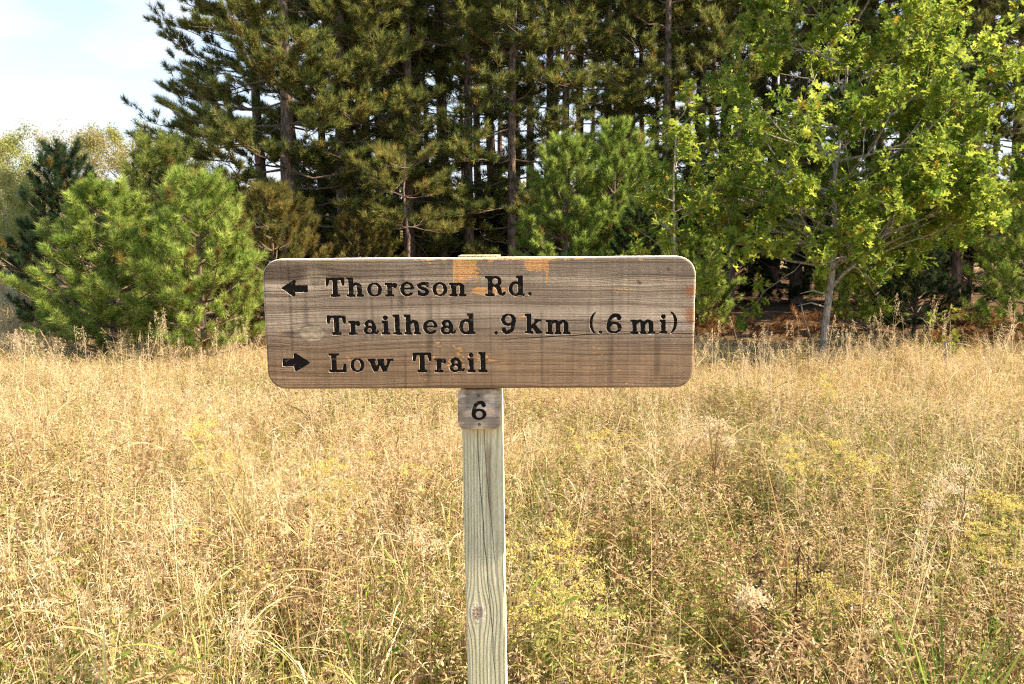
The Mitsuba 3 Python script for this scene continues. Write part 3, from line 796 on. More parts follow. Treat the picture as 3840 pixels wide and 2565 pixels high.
tall_pine('pine_slender', 2.95, 27, .05, 1.75, 1.75, .55, (.11, .14, .045), (.36, .34, .10), .15, dens=2.2, nper=44)
inst('slender_pine', 'pine_slender', -1.80, 13.6, 0, 40, 1.0)
lab('slender_pine', 'slender bare stemmed little pine with a golden olive top above the left board half', 'pine tree')
labels['slender_pine__branches'] = {'kind': 'stuff'}
UNDER = [(-5.2, 17.5, 'pine_young_c', 1.0), (-3.4, 18.4, 'pine_young_c', .9), (-1.9, 19.2, 'pine_young_d', .85), (-.5, 19.0, 'pine_young_c', .95), (.7, 19.6, 'pine_young_c', .8), (2.2, 20.2, 'pine_young_c', .9),
         (3.6, 18.6, 'pine_young_c', .8), (5.0, 19.4, 'pine_young_c', .9), (6.6, 18.8, 'pine_young_c', .95), (8.4, 18.2, 'pine_young_c', 1.0), (10.2, 17.8, 'pine_young_c', 1.0), (-7.2, 20.5, 'pine_young_c', 1.0),
         (-4.6, 23.5, 'pine_young_c', 1.05), (-2.2, 24.5, 'pine_young_c', 1.1), (.4, 25.5, 'pine_young_c', 1.1), (3.2, 25.0, 'pine_young_c', 1.1), (6.0, 25.5, 'pine_young_c', 1.1), (9.0, 24.5, 'pine_young_c', 1.1), (12.0, 23.5, 'pine_young_c', 1.1)]
for i, (x, y, g, s) in enumerate(UNDER):
    key = 'understory_pine' + (f'_{i:03d}' if i else '')
    inst(key, g, x, y, 0, 67 * i, s * 1.25, s * .9)
    lab(key, 'dark bushy young pine in the shade among the trunks of the stand', 'pine tree', 'shaded young pines inside the stand')

# dead boughs with brown needles lying at the edge of the stand
for i, (x, y, r, l) in enumerate([(3.3, 11.7, 10, 'fallen brown pine bough in the shade left of the oak trunk'), (3.75, 12.3, 200, 'reddish brown fallen bough lying behind the oak trunk'),
                                  (5.75, 11.3, 340, 'sunlit rusty fallen bough on the ground right of the oak'), (6.5, 11.9, 30, 'brown fallen bough farther right of the oak, partly in shade')]):
    RNG = np.random.default_rng(300 + i)
    wd_, nb_ = Buf(), Buf()
    a = math.radians(r); d0 = np.array([math.cos(a), math.sin(a), .05])
    pts = curve(np.array([0, 0, .10]), d0, 1.6, 6, .0, .0); pts[:, 2] += RNG.normal(.06, .04, 6)
    tube(wd_, pts, np.linspace(.03, .01, 6), BARKC, 5)
    n = 90
    t = RNG.uniform(.1, 1, n) * 5; j = np.minimum(t.astype(int), 4)
    P = pts[j] + (pts[j + 1] - pts[j]) * (t - j)[:, None] + RNG.normal(0, 1, (n, 3)) * [.16, .16, .10] + [0, 0, .06]
    shoot_needles(nb_, P, unit(d0 + RNG.normal(0, .7, (n, 3)) + [0, 0, .2]), RNG.uniform(.1, .2, n), 40, .12, 40, .008, pine_cols(n, (.20, .10, .045), (.38, .20, .09)))
    key = 'fallen_bough' + (f'_{i:03d}' if i else '')
    m = T().translate([x, y, 0])
    scene[key + '__wood'] = wd_.ply('twig_mat', to_world=m)
    scene[key + '__needles'] = nb_.ply('needle_mat', to_world=m)
    lab(key, l, 'fallen branch', 'brown fallen boughs at the edge of the stand')

# ------------------------------------------------------------------ broadleaf trees
def lobed_leaf():
    """outline of an oak leaf, unit length along x; fan about the midrib"""
    p = [(0, 0), (.14, .07), (.2, .24), (.3, .27), (.33, .10), (.45, .13), (.52, .36), (.64, .36), (.66, .13), (.78, .12), (.85, .23), (.93, .12), (1.0, 0)]
    top = p; bot = [(x, -y) for x, y in p[1:-1]]
    mid = [(.2, 0), (.5, 0), (.78, 0)]
    v = np.array(top + bot + mid)
    from scipy.spatial import Delaunay
    poly = sg.Polygon(top + bot[::-1])
    f = [t for t in Delaunay(v).simplices if poly.contains(sg.Point(v[t].mean(0)))]
    return v, np.array(f)


LEAF_V, LEAF_F = lobed_leaf()


def leaves(buf, pos, axis, size, cols, roll=None):
    n = len(pos)
    rnd = RNG.normal(size=(n, 3)) * .55 + np.array([0, 0, 1.0])
    side = unit(np.cross(rnd, axis))
    nor = unit(np.cross(axis, side))
    m = LEAF_V
    bend = RNG.uniform(-.6, .3, (n, 1)); fold = RNG.uniform(-.1, .75, (n, 1))
    x, y = m[None, :, 0], m[None, :, 1]
    z = bend * x ** 2 + fold * np.abs(y)
    v = pos[:, None] + size[:, None, None] * (axis[:, None] * x[..., None] + side[:, None] * y[..., None] + nor[:, None] * z[..., None])
    f = (np.arange(n)[:, None, None] * len(m) + LEAF_F[None]).reshape(-1, 3)
    buf.add(v, f, np.repeat(cols, len(m), 0))


def grow(wood, twigs, p, d, L, r, depth, col, spread=.8, up=.25, nkid=(3, 5)):
    k = 5
    pts = [np.array(p)]
    dd = np.array(d)
    for i in range(k - 1):
        dd = unit(dd + RNG.normal(0, .12, 3) + np.array([0, 0, up * .25]))
        pts.append(pts[-1] + dd * L / (k - 1))
    pts = np.array(pts)
    tube(wood, pts, np.linspace(r, r * .45, k), col, 6 if r > .02 else (4 if r > .006 else 3))
    if depth == 0:
        twigs.append((pts, dd)); return
    for s in range(RNG.integers(*nkid)):
        t = RNG.uniform(.3, 1.0) if s else 1.0
        i = min(k - 2, int(t * (k - 1))); q = pts[i] + (pts[i + 1] - pts[i]) * (t * (k - 1) - i)
        tang = unit(pts[i + 1] - pts[i])
        rnd = unit(np.cross(tang, RNG.normal(size=3)))
        nd = unit(tang + rnd * spread * RNG.uniform(.5, 1.2) + np.array([0, 0, up * .4]))
        grow(wood, twigs, q, nd, L * RNG.uniform(.5, .72) if s else L * .65, r * (.42 if s else .5), depth - 1, col, spread, up, nkid)


def leaf_cols(n, yellow):
    t = RNG.uniform(0, 1, (n, 1))
    c = np.array([.09, .18, .03]) * (1 - t) + np.array([.43, .50, .085]) * t
    y = RNG.uniform(size=(n, 1)) < yellow
    return np.where(y, np.array([.26, .20, .03]) * RNG.uniform(.7, 1.2, (n, 1)), c)


def put_leaves(buf, twigs, per, size, yellow):
    P, A = [], []
    for pts, dd in twigs:
        for s in range(per):
            t = RNG.uniform(.15, 1.0); i = min(3, int(t * 4)); q = pts[i] + (pts[i + 1] - pts[i]) * (t * 4 - i)
            ax = unit(unit(pts[i + 1] - pts[i]) * .5 + RNG.normal(size=3) * .75 + np.array([0, 0, -.12]))
            P.append(q + ax * .03); A.append(ax)
    n = len(P)
    leaves(buf, np.array(P), np.array(A), size * RNG.uniform(.65, 1.2, n), leaf_cols(n, yellow))


def oak_tree(key, x, y, seed=31):
    global RNG
    RNG = np.random.default_rng(seed)
    wood, lf, tw = Buf(), Buf(), []
    W = np.array([1, 1, 1.0])
    trunk = np.array([[-.03, 0, -.15], [0, 0, .1], [.02, 0, .6], [.055, 0, 1.0], [.09, .02, 1.5], [.05, .05, 2.4], [.12, .02, 3.4], [.1, 0, 4.4], [.16, 0, 5.6]])
    tube(wood, trunk, [.066, .048, .044, .041, .034, .026, .019, .013, .006], W, 10, .05)
    limb = np.array([[.05, 0, .95], [.20, -.03, 1.15], [.42, -.08, 1.36], [.60, -.10, 1.52], [.85, -.10, 2.1], [1.0, -.1, 3.0]])
    tube(wood, limb, [.024, .020, .017, .014, .010, .005], W, 8, .05)
    for z in np.linspace(1.15, 5.5, 34):
        b = np.array([np.interp(z, trunk[:, 2], trunk[:, 0]), np.interp(z, trunk[:, 2], trunk[:, 1]), z])
        a = RNG.uniform(0, 6.28)
        f = (z - 1.1) / 4.5
        L = (1.12 - .40 * f) * RNG.uniform(.7, 1.2)
        grow(wood, tw, b, unit(np.array([math.cos(a), math.sin(a), .25 + .6 * f])), L, .016, 2, W)
    for a, z, L in ((3.3, 1.2, 1.25), (2.9, 1.45, 1.35), (3.5, 1.7, 1.3), (3.0, 2.2, 1.25), (-.3, 1.5, 1.2), (3.7, 1.35, 1.0), (2.6, 2.7, 1.2), (3.3, 1.9, 1.3), (-.9, 1.3, .9), (4.3, 1.2, .9), (5.2, 1.7, 1.0), (0.1, 2.2, 1.3), (-.5, 2.9, 1.3), (3.9, 3.0, 1.2), (5.0, 2.6, 1.1)):
        b = np.array([np.interp(z, trunk[:, 2], trunk[:, 0]), 0, z])
        grow(wood, tw, b, unit(np.array([math.cos(a), math.sin(a), .22])), L, .018, 2, W)
    for t in np.linspace(.3, 1, 17):
        i = min(4, int(t * 5)); q = limb[i] + (limb[i + 1] - limb[i]) * (t * 5 - i)
        a = RNG.normal(0, 1.1)
        grow(wood, tw, q, unit(np.array([math.cos(a), math.sin(a), RNG.uniform(-.1, .6)])), RNG.uniform(.6, 1.0), .012, 2, W)
    for p in ([-.02, -.02, .72], [.0, -.03, .88]):   # bare dead twigs low on the trunk
        tube(wood, [p, [p[0] - .2, -.08, p[2] + .06], [p[0] - .38, -.1, p[2] + .02]], [.014, .010, .004], W, 5)
    tube(wood, [[-.36, -.1, .76], [-.30, -.1, .55], [-.2, -.08, .32], [-.16, -.06, 0]], [.009, .009, .01, .011], W, 5)
    put_leaves(lf, tw, 22, .122, .05)
    m = T().translate([x, y, float(ground_z(x, y))])
    scene[key + '__trunk'] = wood.ply('oak_bark_mat', to_world=m)
    scene[key + '__crown'] = lf.ply('leaf_mat', to_world=m)
    print('oak leaves', len(tw) * 15)


oak_tree('oak_tree', 4.14, 10.5)
lab('oak_tree', 'young oak with a forked pale trunk and a wide sunlit yellow green crown', 'oak tree')


def sapling(key, x, y, H, R, seed, label, per=11, size=.125, z0=.6, yellow=.08):
    global RNG
    RNG = np.random.default_rng(seed)
    wood, lf, tw = Buf(), Buf(), []
    W = np.array([1, 1, 1.0])
    tube(wood, [[0, 0, -.1], [.02, 0, H * .4], [-.02, .02, H * .75], [0, 0, H]], [.022, .016, .010, .004], W, 6)
    for z in np.linspace(z0, H * .98, int(14 * H / 2)):
        a = RNG.uniform(0, 6.28)
        grow(wood, tw, np.array([0, 0, z]), unit(np.array([math.cos(a), math.sin(a), .45])), R * (1.1 - .6 * z / H) * RNG.uniform(.5, 1.0), .008, 1, W)
    put_leaves(lf, tw, per, size, yellow)
    m = T().translate([x, y, float(ground_z(x, y))])
    scene[key + '__trunk'] = wood.ply('oak_bark_mat', to_world=m)
    scene[key + '__crown'] = lf.ply('leaf_mat', to_world=m)
    lab(key, label, 'oak tree')


sapling('oak_sapling', 1.93, 9.6, 3.0, .62, 41, 'slender oak sapling with sparse bright leaves just above the right end of the sign')
sapling('oak_sapling_001', 7.65, 10.6, 5.6, 1.25, 42, 'leafy young oak at the right edge of the picture, only its left side in view', per=13, size=.14, z0=2.4)
sapling('leafy_shrub', 5.0, 9.1, .72, .32, 43, 'small yellow green leafy shrub in the grass right of the oak', per=5, size=.08, z0=.15, yellow=.3)
labels['leafy_shrub']['category'] = 'shrub'


# ------------------------------------------------------------------ pale birches and woods beyond the meadow
def birch(key, H, R, seed, ca, cb, nl, ls=.09):
    global RNG
    RNG = np.random.default_rng(seed)
    wood, lf, tw = Buf(), Buf(), []
    W = np.array([.55, .50, .42])
    cl = np.array([[0, 0, -.2], [.1, 0, H * .3], [.02, .05, H * .6], [.15, 0, H * .95]])
    tube(wood, cl, [.09, .07, .045, .01], W, 7)
    for z in np.linspace(H * .12, H * .95, 22):
        a = RNG.uniform(0, 6.28); f = z / H
        grow(wood, tw, np.array([np.interp(z, cl[:, 2], cl[:, 0]), 0, z]), unit(np.array([math.cos(a), math.sin(a), .55])), R * (1.15 - .75 * f) * RNG.uniform(.6, 1.1), .022, 2, W * .75)
    P = []
    pts = np.concatenate([t[0] for t in tw])
    idx = RNG.integers(0, len(pts), nl)
    P = pts[idx] + RNG.normal(0, .10, (nl, 3))
    ax = unit(RNG.normal(size=(nl, 3))); sd = unit(np.cross(ax, RNG.normal(size=(nl, 3))))
    t = RNG.uniform(0, 1, (nl, 1))
    col = np.array(ca) * (1 - t) + np.array(cb) * t
    diamonds(lf, P, ax, sd, ls * RNG.uniform(.7, 1.4, nl), ls * .7 * RNG.uniform(.7, 1.3, nl), col)
    group(key, trunk=wood.ply('twig_mat'), crown=lf.ply('far_leaf_mat'))


birch('birch_a', 4.6, 1.7, 51, (.22, .26, .07), (.42, .44, .14), 20000, .055)
birch('birch_b', 4.6, 1.8, 52, (.28, .30, .09), (.46, .46, .17), 20000, .055)
birch('birch_c', 4.2, 1.9, 53, (.24, .24, .09), (.42, .38, .15), 11000, .05)
BIRCH = [('birch_b', -16.6, 23.0, 0, .98, 'yellow leaved tree at the far left edge of the picture'),
         ('birch_a', -17.4, 27.0, 100, 1.06, 'pale green birch with white limbs at the far left'),
         ('birch_c', -15.4, 27.5, 30, 1.08, 'thin leaved bleached birch behind the dark young pine, left of a fuller one'),
         ('birch_c', -13.6, 29.0, 200, 1.10, 'thin leaved birch just left of the yellow green leader'),
         ('birch_a', -12.6, 31.0, 270, 1.05, 'distant rounded tree showing above the left pine clump'),
         ('birch_b', -19.5, 31.0, 140, 1.0, 'distant yellowish tree behind the birches at the left'),
         ('birch_b', -12.6, 20.5, 310, .62, 'low yellow green bush at the far left against the dark young pine'),
         ('birch_a', -14.4, 20.0, 15, .55, 'low pale green bush cut by the left edge of the picture'),
         ('birch_b', -15.8, 33.0, 66, 1.12, 'distant yellow green tree topping the row at the far left'),
         ('birch_a', -10.3, 17.2, 120, .40, 'low green bush at the far left edge behind the seed heads'),
         ('birch_b', -9.5, 16.6, 250, .32, 'small yellow green bush left of the dark young pine'),
         ('birch_a', -11.7, 18.6, 10, .55, 'pale green bush under the birches at the far left'),
         ('birch_c', -13.9, 22.0, 75, .50, 'low bare branched bush at the far left above the tan clearing')]
for i, (g, x, y, r, s, l) in enumerate(BIRCH):
    key = 'birch_tree' + (f'_{i:03d}' if i else '')
    inst(key, g, x, y, 0, r, s)
    lab(key, l, 'tree', 'pale trees beyond the clearing at the left')

# far woods seen between the trunks: one mass
RNG = np.random.default_rng(61)
fw = Buf()
n = 42000
fx = RNG.uniform(-75, 75, n)
top = 3.2 + 2.6 * meshkit.fbm(np.stack([fx * .12, fx * 0, fx * 0 + 5], -1), 3, 9)
fz = top * RNG.uniform(0, 1, n) ** .6
fy = 58 + RNG.uniform(-4, 4, n) - .03 * np.abs(fx)
ax = unit(RNG.normal(size=(n, 3))); sd = unit(np.cross(ax, RNG.normal(size=(n, 3))))
t = (meshkit.fbm(np.stack([fx * .5, fy * .5, fz * .5], -1), 2, 2)[:, None] * 1.3 - .1).clip(0, 1)
diamonds(fw, np.stack([fx, fy, fz], 1), ax, sd, RNG.uniform(.25, .5, n), RNG.uniform(.2, .4, n), np.array([.10, .13, .04]) * (1 - t) + np.array([.24, .24, .07]) * t)
scene['distant_woods'] = fw.ply('far_leaf_mat')
lab('distant_woods', 'pale sunlit far woods glimpsed between the dark pine trunks', 'woods', kind='stuff')

# ------------------------------------------------------------------ the meadow
STRAW = np.array([[.74, .60, .36], [.68, .53, .28], [.79, .69, .49], [.62, .43, .22], [.70, .57, .33], [.46, .33, .17]])
BROWN = np.array([[.28, .17, .09], [.19, .12, .065], [.38, .24, .13], [.46, .31, .18], [.22, .16, .08], [.54, .39, .25]])
OLIVE = np.array([[.38, .40, .11], [.48, .46, .15], [.27, .31, .08], [.56, .52, .22]])
GREEN = np.array([[.20, .28, .06], [.27, .34, .08], [.14, .22, .045], [.34, .38, .11], [.42, .41, .15]])


def pick(pal, n):
    return pal[RNG.integers(0, len(pal), n)] * RNG.uniform(.75, 1.2, (n, 1))


def stalks(buf, n, rad, h0, h1, w, pal, lean=.16, k=5, wind=0.0):
    """thin stems; returns their upper ends and directions"""
    a, r = RNG.uniform(0, 6.28, n), rad * np.sqrt(RNG.uniform(0, 1, n))
    b = np.stack([np.cos(a) * r, np.sin(a) * r, np.full(n, -.03)], 1)
    H = RNG.uniform(h0, h1, n)
    la, lm = RNG.uniform(0, 6.28, n), np.abs(RNG.normal(0, lean, n))
    t = np.linspace(0, 1, k)
    bend = np.stack([np.cos(la) * lm + wind, np.sin(la) * lm], 1)
    pts = np.zeros((n, k, 3))
    pts[..., :2] = b[:, None, :2] + bend[:, None] * (H[:, None, None] * (t ** 1.7)[None, :, None]) + RNG.normal(0, .004, (n, k, 2))
    pts[..., 2] = b[:, None, 2] + H[:, None] * (t * (1 - .12 * lm[:, None] * t))
    sa_ = RNG.uniform(0, 6.28, n)
    side = np.stack([np.cos(sa_), np.sin(sa_), 0 * sa_], 1)
    ribbons(buf, pts, side, w * np.linspace(1.1, .6, k)[None] * RNG.uniform(.7, 1.3, (n, 1)), pick(pal, n))
    return pts, H


def on_stalk(pts, i, t):
    k = pts.shape[1]
    x = t * (k - 1); j = np.minimum(x.astype(int), k - 2)
    p, q = pts[i, j], pts[i, j + 1]
    return p + (q - p) * (x - j)[:, None], unit(q - p)


def blades(buf, base, d, L, w, pal, droop, k=5, curl=.0):
    """leaf blades leaving their base along d and arching over"""
    n = len(base)
    t = np.linspace(0, 1, k)[None, :, None]
    pts = base[:, None] + d[:, None] * (L[:, None, None] * t) + np.array([0, 0, -1.0]) * (L * droop)[:, None, None] * t ** 2
    side = unit(np.cross(d, RNG.normal(size=(n, 3)) * .5 + np.array([0, 0, 1.0])))
    wd = w[:, None] * np.array([.7, 1.0, .9, .6, .12])[None, :k] if k == 5 else w[:, None] * np.linspace(1, .15, k)[None]
    ribbons(buf, pts, side, wd, pick(pal, n))


def panicles(buf, pts, H, sel, lo, per, pal, ln=.011, wd=.0032, out=.028, droop=.5):
    n = len(sel) * per
    i = np.repeat(sel, per)
    t = RNG.uniform(lo, 1.0, n)
    p, d = on_stalk(pts, i, t)
    f = (1 - (t - lo) / (1 - lo)) * .8 + .25
    oa = RNG.normal(size=(len(sel), 3)); oa[:, 2] = 0; oa = unit(oa)     # nodding to one side
    o = RNG.normal(size=(n, 3)) * .6 + np.repeat(oa, per, 0) * .9
    o = o * (out * f)[:, None]
    o[:, 2] = -np.abs(o[:, 2]) * droop + RNG.normal(0, .006, n)
    ax = unit(d * .6 + o / out * .6 + np.array([0, 0, -droop * .8]) + RNG.normal(0, .25, (n, 3)))
    sd = unit(np.cross(ax, RNG.normal(size=(n, 3))))
    diamonds(buf, p + o, ax, sd, ln * RNG.uniform(.6, 1.5, n), wd * RNG.uniform(.7, 1.4, n), pick(pal, n), fold=.3)


PALE = np.array([[.80, .66, .43], [.72, .56, .32], [.85, .74, .54], [.64, .47, .25]])
YELL = np.array([[.72, .60, .16], [.78, .68, .26], [.64, .52, .13], [.68, .62, .30]])


def dry_patch(key, seed, heads=.6, pal=STRAW, n=64, wind=0.0, long=1.0):
    global RNG
    RNG = np.random.default_rng(seed)
    b = Buf()
    pts, H = stalks(b, n, .27, .30, .66, .0034, pal, .20, wind=wind)
    sel = np.flatnonzero(RNG.uniform(size=n) < heads)
    panicles(b, pts, H, sel, .74, 26, PALE, ln=.021, wd=.0030, out=.024, droop=.8)
    m = n * 2
    i = RNG.integers(0, n, m); p, d = on_stalk(pts, i, RNG.uniform(.15, .8, m))
    a = RNG.uniform(0, 6.28, m)
    dd = unit(d * .8 + np.stack([np.cos(a), np.sin(a), 0 * a], 1) * .8)
    blades(b, p, dd, RNG.uniform(.10, .40, m) * long, RNG.uniform(.0035, .008, m), np.vstack([pal, PALE[:2], BROWN[3:]]), RNG.uniform(.2, 1.0, m))
    q, _ = stalks(b, n, .28, .15, .42, .003, np.vstack([pal, OLIVE, BROWN[2:4]]), .45)
    group(key, plants=b.ply('grass_mat'))


def forb_patch(key, seed, pal, pale_heads=True, n=20, per=42, h=(.34, .58)):
    global RNG
    RNG = np.random.default_rng(seed)
    b = Buf()
    pts, H = stalks(b, n, .26, h[0], h[1], .0030, BROWN, .13)
    m = n * per
    i = RNG.integers(0, n, m); t = RNG.uniform(.12, 1.0, m); p, d = on_stalk(pts, i, t)
    a = RNG.uniform(0, 6.28, m)
    dd = unit(d * RNG.uniform(-.5, .9, (m, 1)) + np.stack([np.cos(a), np.sin(a), RNG.uniform(-.6, .4, m)], 1))
    sd = unit(np.cross(dd, RNG.normal(size=(m, 3))))
    diamonds(b, p, dd, sd, RNG.uniform(.018, .048, m), RNG.uniform(.006, .013, m), pick(pal, m), fold=RNG.uniform(-.6, .8, m))
    # branching seed heads
    hn = n * 8
    i = RNG.integers(0, n, hn); p, d = on_stalk(pts, i, RNG.uniform(.78, 1.0, hn))
    o = RNG.normal(0, .022, (hn, 3)); o[:, 2] = np.abs(o[:, 2]) * .6
    ax = unit(RNG.normal(size=(hn, 3)) + [0, 0, .6]); sd = unit(np.cross(ax, RNG.normal(size=(hn, 3))))
    diamonds(b, p + o, ax, sd, RNG.uniform(.008, .018, hn), RNG.uniform(.004, .008, hn), pick(PALE if pale_heads else BROWN, hn), fold=.4)
    stalks(b, 40, .27, .12, .38, .003, np.vstack([OLIVE, GREEN[3:], STRAW[3:]]), .4)
    group(key, plants=b.ply('grass_mat'))


def green_patch(key, seed, n=70, h=(.14, .42), pal=GREEN):
    global RNG
    RNG = np.random.default_rng(seed)
    b = Buf()
    a, r = RNG.uniform(0, 6.28, n), .25 * np.sqrt(RNG.uniform(0, 1, n))
    base = np.stack([np.cos(a) * r, np.sin(a) * r, 0 * a - .02], 1)
    la = RNG.uniform(0, 6.28, n)
    d = unit(np.stack([np.cos(la) * .35, np.sin(la) * .35, 1 + 0 * la], 1))
    blades(b, base, d, RNG.uniform(*h, n), RNG.uniform(.003, .0065, n), np.vstack([pal, OLIVE]), RNG.uniform(.0, .35, n))
    m = 60   # broad little leaves
    p = np.stack([RNG.normal(0, .13, m), RNG.normal(0, .13, m), RNG.uniform(.05, .32, m)], 1)
    ax = unit(RNG.normal(size=(m, 3)) + [0, 0, .2]); sd = unit(np.cross(ax, RNG.normal(size=(m, 3))))
    diamonds(b, p, ax, sd, RNG.uniform(.02, .05, m), RNG.uniform(.008, .016, m), pick(GREEN, m), fold=.25)
    group(key, plants=b.ply('grass_mat'))


def short_patch(key, seed):
    global RNG
    RNG = np.random.default_rng(seed)
    b = Buf()
    stalks(b, 120, .30, .06, .20, .0036, np.vstack([STRAW, STRAW, OLIVE, PALE]), .55, k=4)
    m = 160
    p = np.stack([RNG.normal(0, .15, m), RNG.normal(0, .15, m), RNG.uniform(.0, .12, m)], 1)
    ax = unit(RNG.normal(size=(m, 3))); sd = unit(np.cross(ax, RNG.normal(size=(m, 3))))
    diamonds(b, p, ax, sd, RNG.uniform(.015, .04, m), RNG.uniform(.004, .009, m), pick(np.vstack([STRAW, BROWN]), m), fold=.3)
    group(key, plants=b.ply('grass_mat'))


MIXED = np.vstack([STRAW[:3], OLIVE, BROWN[3:]])
for i, (hd, pl, wn, lg) in enumerate([(.6, np.vstack([STRAW, OLIVE[:2]]), 0, .9), (.35, np.vstack([STRAW, OLIVE, BROWN[2:4]]), .12, 1.0), (.2, MIXED, 0, .9), (.25, np.vstack([STRAW, BROWN[1:4], OLIVE[1:2]]), .34, 1.1), (.05, np.vstack([OLIVE, GREEN, STRAW[:3]]), .1, 1.1)]):
    dry_patch(f'grass_dry_{i}', 100 + i, hd, pl, wind=wn, long=lg)
for i, (pl, pale_, per) in enumerate([(np.vstack([BROWN, STRAW[3:], PALE[1:2]]), True, 30), (np.vstack([BROWN, OLIVE, STRAW[:2]]), True, 34), (np.vstack([OLIVE, GREEN, STRAW[4:], BROWN[2:4]]), False, 40)]):
    forb_patch(f'forb_{i}', 110 + i, pl, pale_heads=pale_, per=per)
for i in range(2):
    green_patch(f'grass_green_{i}', 120 + i)
    short_patch(f'grass_short_{i}', 130 + i)

rg = np.random.default_rng(77)
counters = {}


def stuff(name, grp, x, y, s, sz):
    c = counters[name] = counters.get(name, 0) + 1
    inst(f'{name}__{c:03d}', grp, x, y, float(ground_z(x, y)), rg.uniform(0, 360), s, sz, tilt=(rg.normal(0, 3), rg.normal(0, 3)))


def nz(x, y, s, k):
    return float(meshkit.fbm(np.array([[x * s, y * s, k * 3.7]]), 2, k)[0])


step = .27
for yy in np.arange(-.6, 13.2, step):
    hw = .70 * max(yy, 1.2) + 1.3
    if yy > 8.2: hw = min(hw, 9.5)
    for xx in np.arange(-hw, hw, step):
        x, y = xx + rg.uniform(-.13, .13), yy + rg.uniform(-.13, .13)
        far_edge = 6.9 + 1.0 * (nz(x, y, .5, 1) - .5) + (.9 if x < -1 else 0)
        if y < 1.45:
            if rg.uniform() < .6: stuff('short_grass', f'grass_short_{rg.integers(2)}', x, y, 1, 1)
            continue
        if abs(x - .0) < .22 and y < 1.95: 
            continue
        if y > far_edge:
            if y < 12.4 and rg.uniform() < (.95 if y < 9.8 else .35):
                stuff('short_grass', f'grass_short_{rg.integers(2)}', x, y, 1.1, 1.0 + .5 * (nz(x, y, .8, 7)))
            if y < 10.4 and rg.uniform() < .13: stuff('meadow_grass', f'grass_dry_{rg.integers(4)}', x, y, 1, .75)
            continue
        hgt = (.50 + .95 * nz(x, y, .75, 2)) * (1 - .28 * min(1, max(0, (y - 4.2) / 2.4))) + (.08 if x < 0 else -.02)
        if y < 2.0: hgt *= .75
        golden = nz(x, y, .8, 3) + (.07 if x < 0 else -.08)
        fresh = nz(x, y, 1.2, 5) + (.05 if x > .5 else 0) + (.19 if y < 3.1 else 0)
        if rg.uniform() < .62 + 1.3 * (golden - .5) - (.12 if y < 3.6 else 0):
            g = rg.choice([0, 1, 3], p=[.4, .35, .25]) if golden > .5 else rg.choice([1, 2, 3, 4], p=[.2, .35, .15, .3])
            stuff('meadow_grass', f'grass_dry_{g}', x, y, 1, hgt)
        if rg.uniform() < .42 - 1.3 * (golden - .5): stuff('dry_meadow_herbs', f'forb_{rg.integers(3)}', x, y, 1, hgt)
        if rg.uniform() < .68 + 2.4 * (fresh - .52): stuff('green_grass', f'grass_green_{rg.integers(2)}', x, y, 1, max(.6, hgt) * rg.uniform(.8, 1.2))
lab('meadow_grass', 'tall dry golden meadow grass with pale nodding seed heads', 'grass', kind='stuff')
lab('dry_meadow_herbs', 'dried brown leafy meadow herbs mixed through the grass', 'herbs', kind='stuff')
lab('green_grass', 'patches of fresh green grass low in the dry meadow', 'grass', kind='stuff')
lab('short_grass', 'short straw coloured grass at the foot of the trees and on the path', 'grass', kind='stuff')

for k in range(420):   # rough pasture beyond the young pines at the left
    y = rg.uniform(13.0, 30.0); x = rg.uniform(-.72, -.42) * y
    stuff('short_grass', f'grass_short_{rg.integers(2)}', x, y, 2.0, rg.uniform(1.6, 3.0))

# tall seed stalks standing out above the meadow
for i in range(6):
    RNG = np.random.default_rng(140 + i)
    b = Buf()
    nst = (3, 1, 2, 1, 4, 2)[i]
    pts, H = stalks(b, nst, .14, .55, .95, .0042, STRAW, .2, k=7)
    panicles(b, pts, H, np.arange(nst), (.82, .88, .80, .86, .86, .82)[i], (60, 40, 70, 30, 36, 46)[i], PALE, ln=.020, wd=.0036, out=(.026, .014, .03, .012, .016, .022)[i], droop=1.1)
    i2 = RNG.integers(0, nst, 8); p, d = on_stalk(pts, i2, RNG.uniform(.2, .7, 8)); a = RNG.uniform(0, 6.28, 8)
    blades(b, p, unit(d + np.stack([np.cos(a), np.sin(a), 0 * a], 1) * .7), RNG.uniform(.15, .3, 8), np.full(8, .005), STRAW, RNG.uniform(.3, .8, 8))
    group(f'tall_stalk_{i}', plants=b.ply('grass_mat'))
for k in range(420):
    y = rg.uniform(2.2, 8.0) ** 1.0 if k < 170 else rg.uniform(5.6, 9.4)
    x = rg.uniform(-.68, .68) * y
    if k < 170 and x > 0 and rg.uniform() < .5: continue
    if y < 3.2 and abs(x) < .35: continue
    if k >= 170 and nz(x, y, 1.3, 9) < .44: continue
    stuff('seed_stalks', f'tall_stalk_{rg.integers(6)}', x, y, rg.uniform(.75, 1.0), rg.uniform(.72, 1.2))
lab('seed_stalks', 'tall straw seed stalks with drooping heads rising above the meadow', 'grass', kind='stuff')


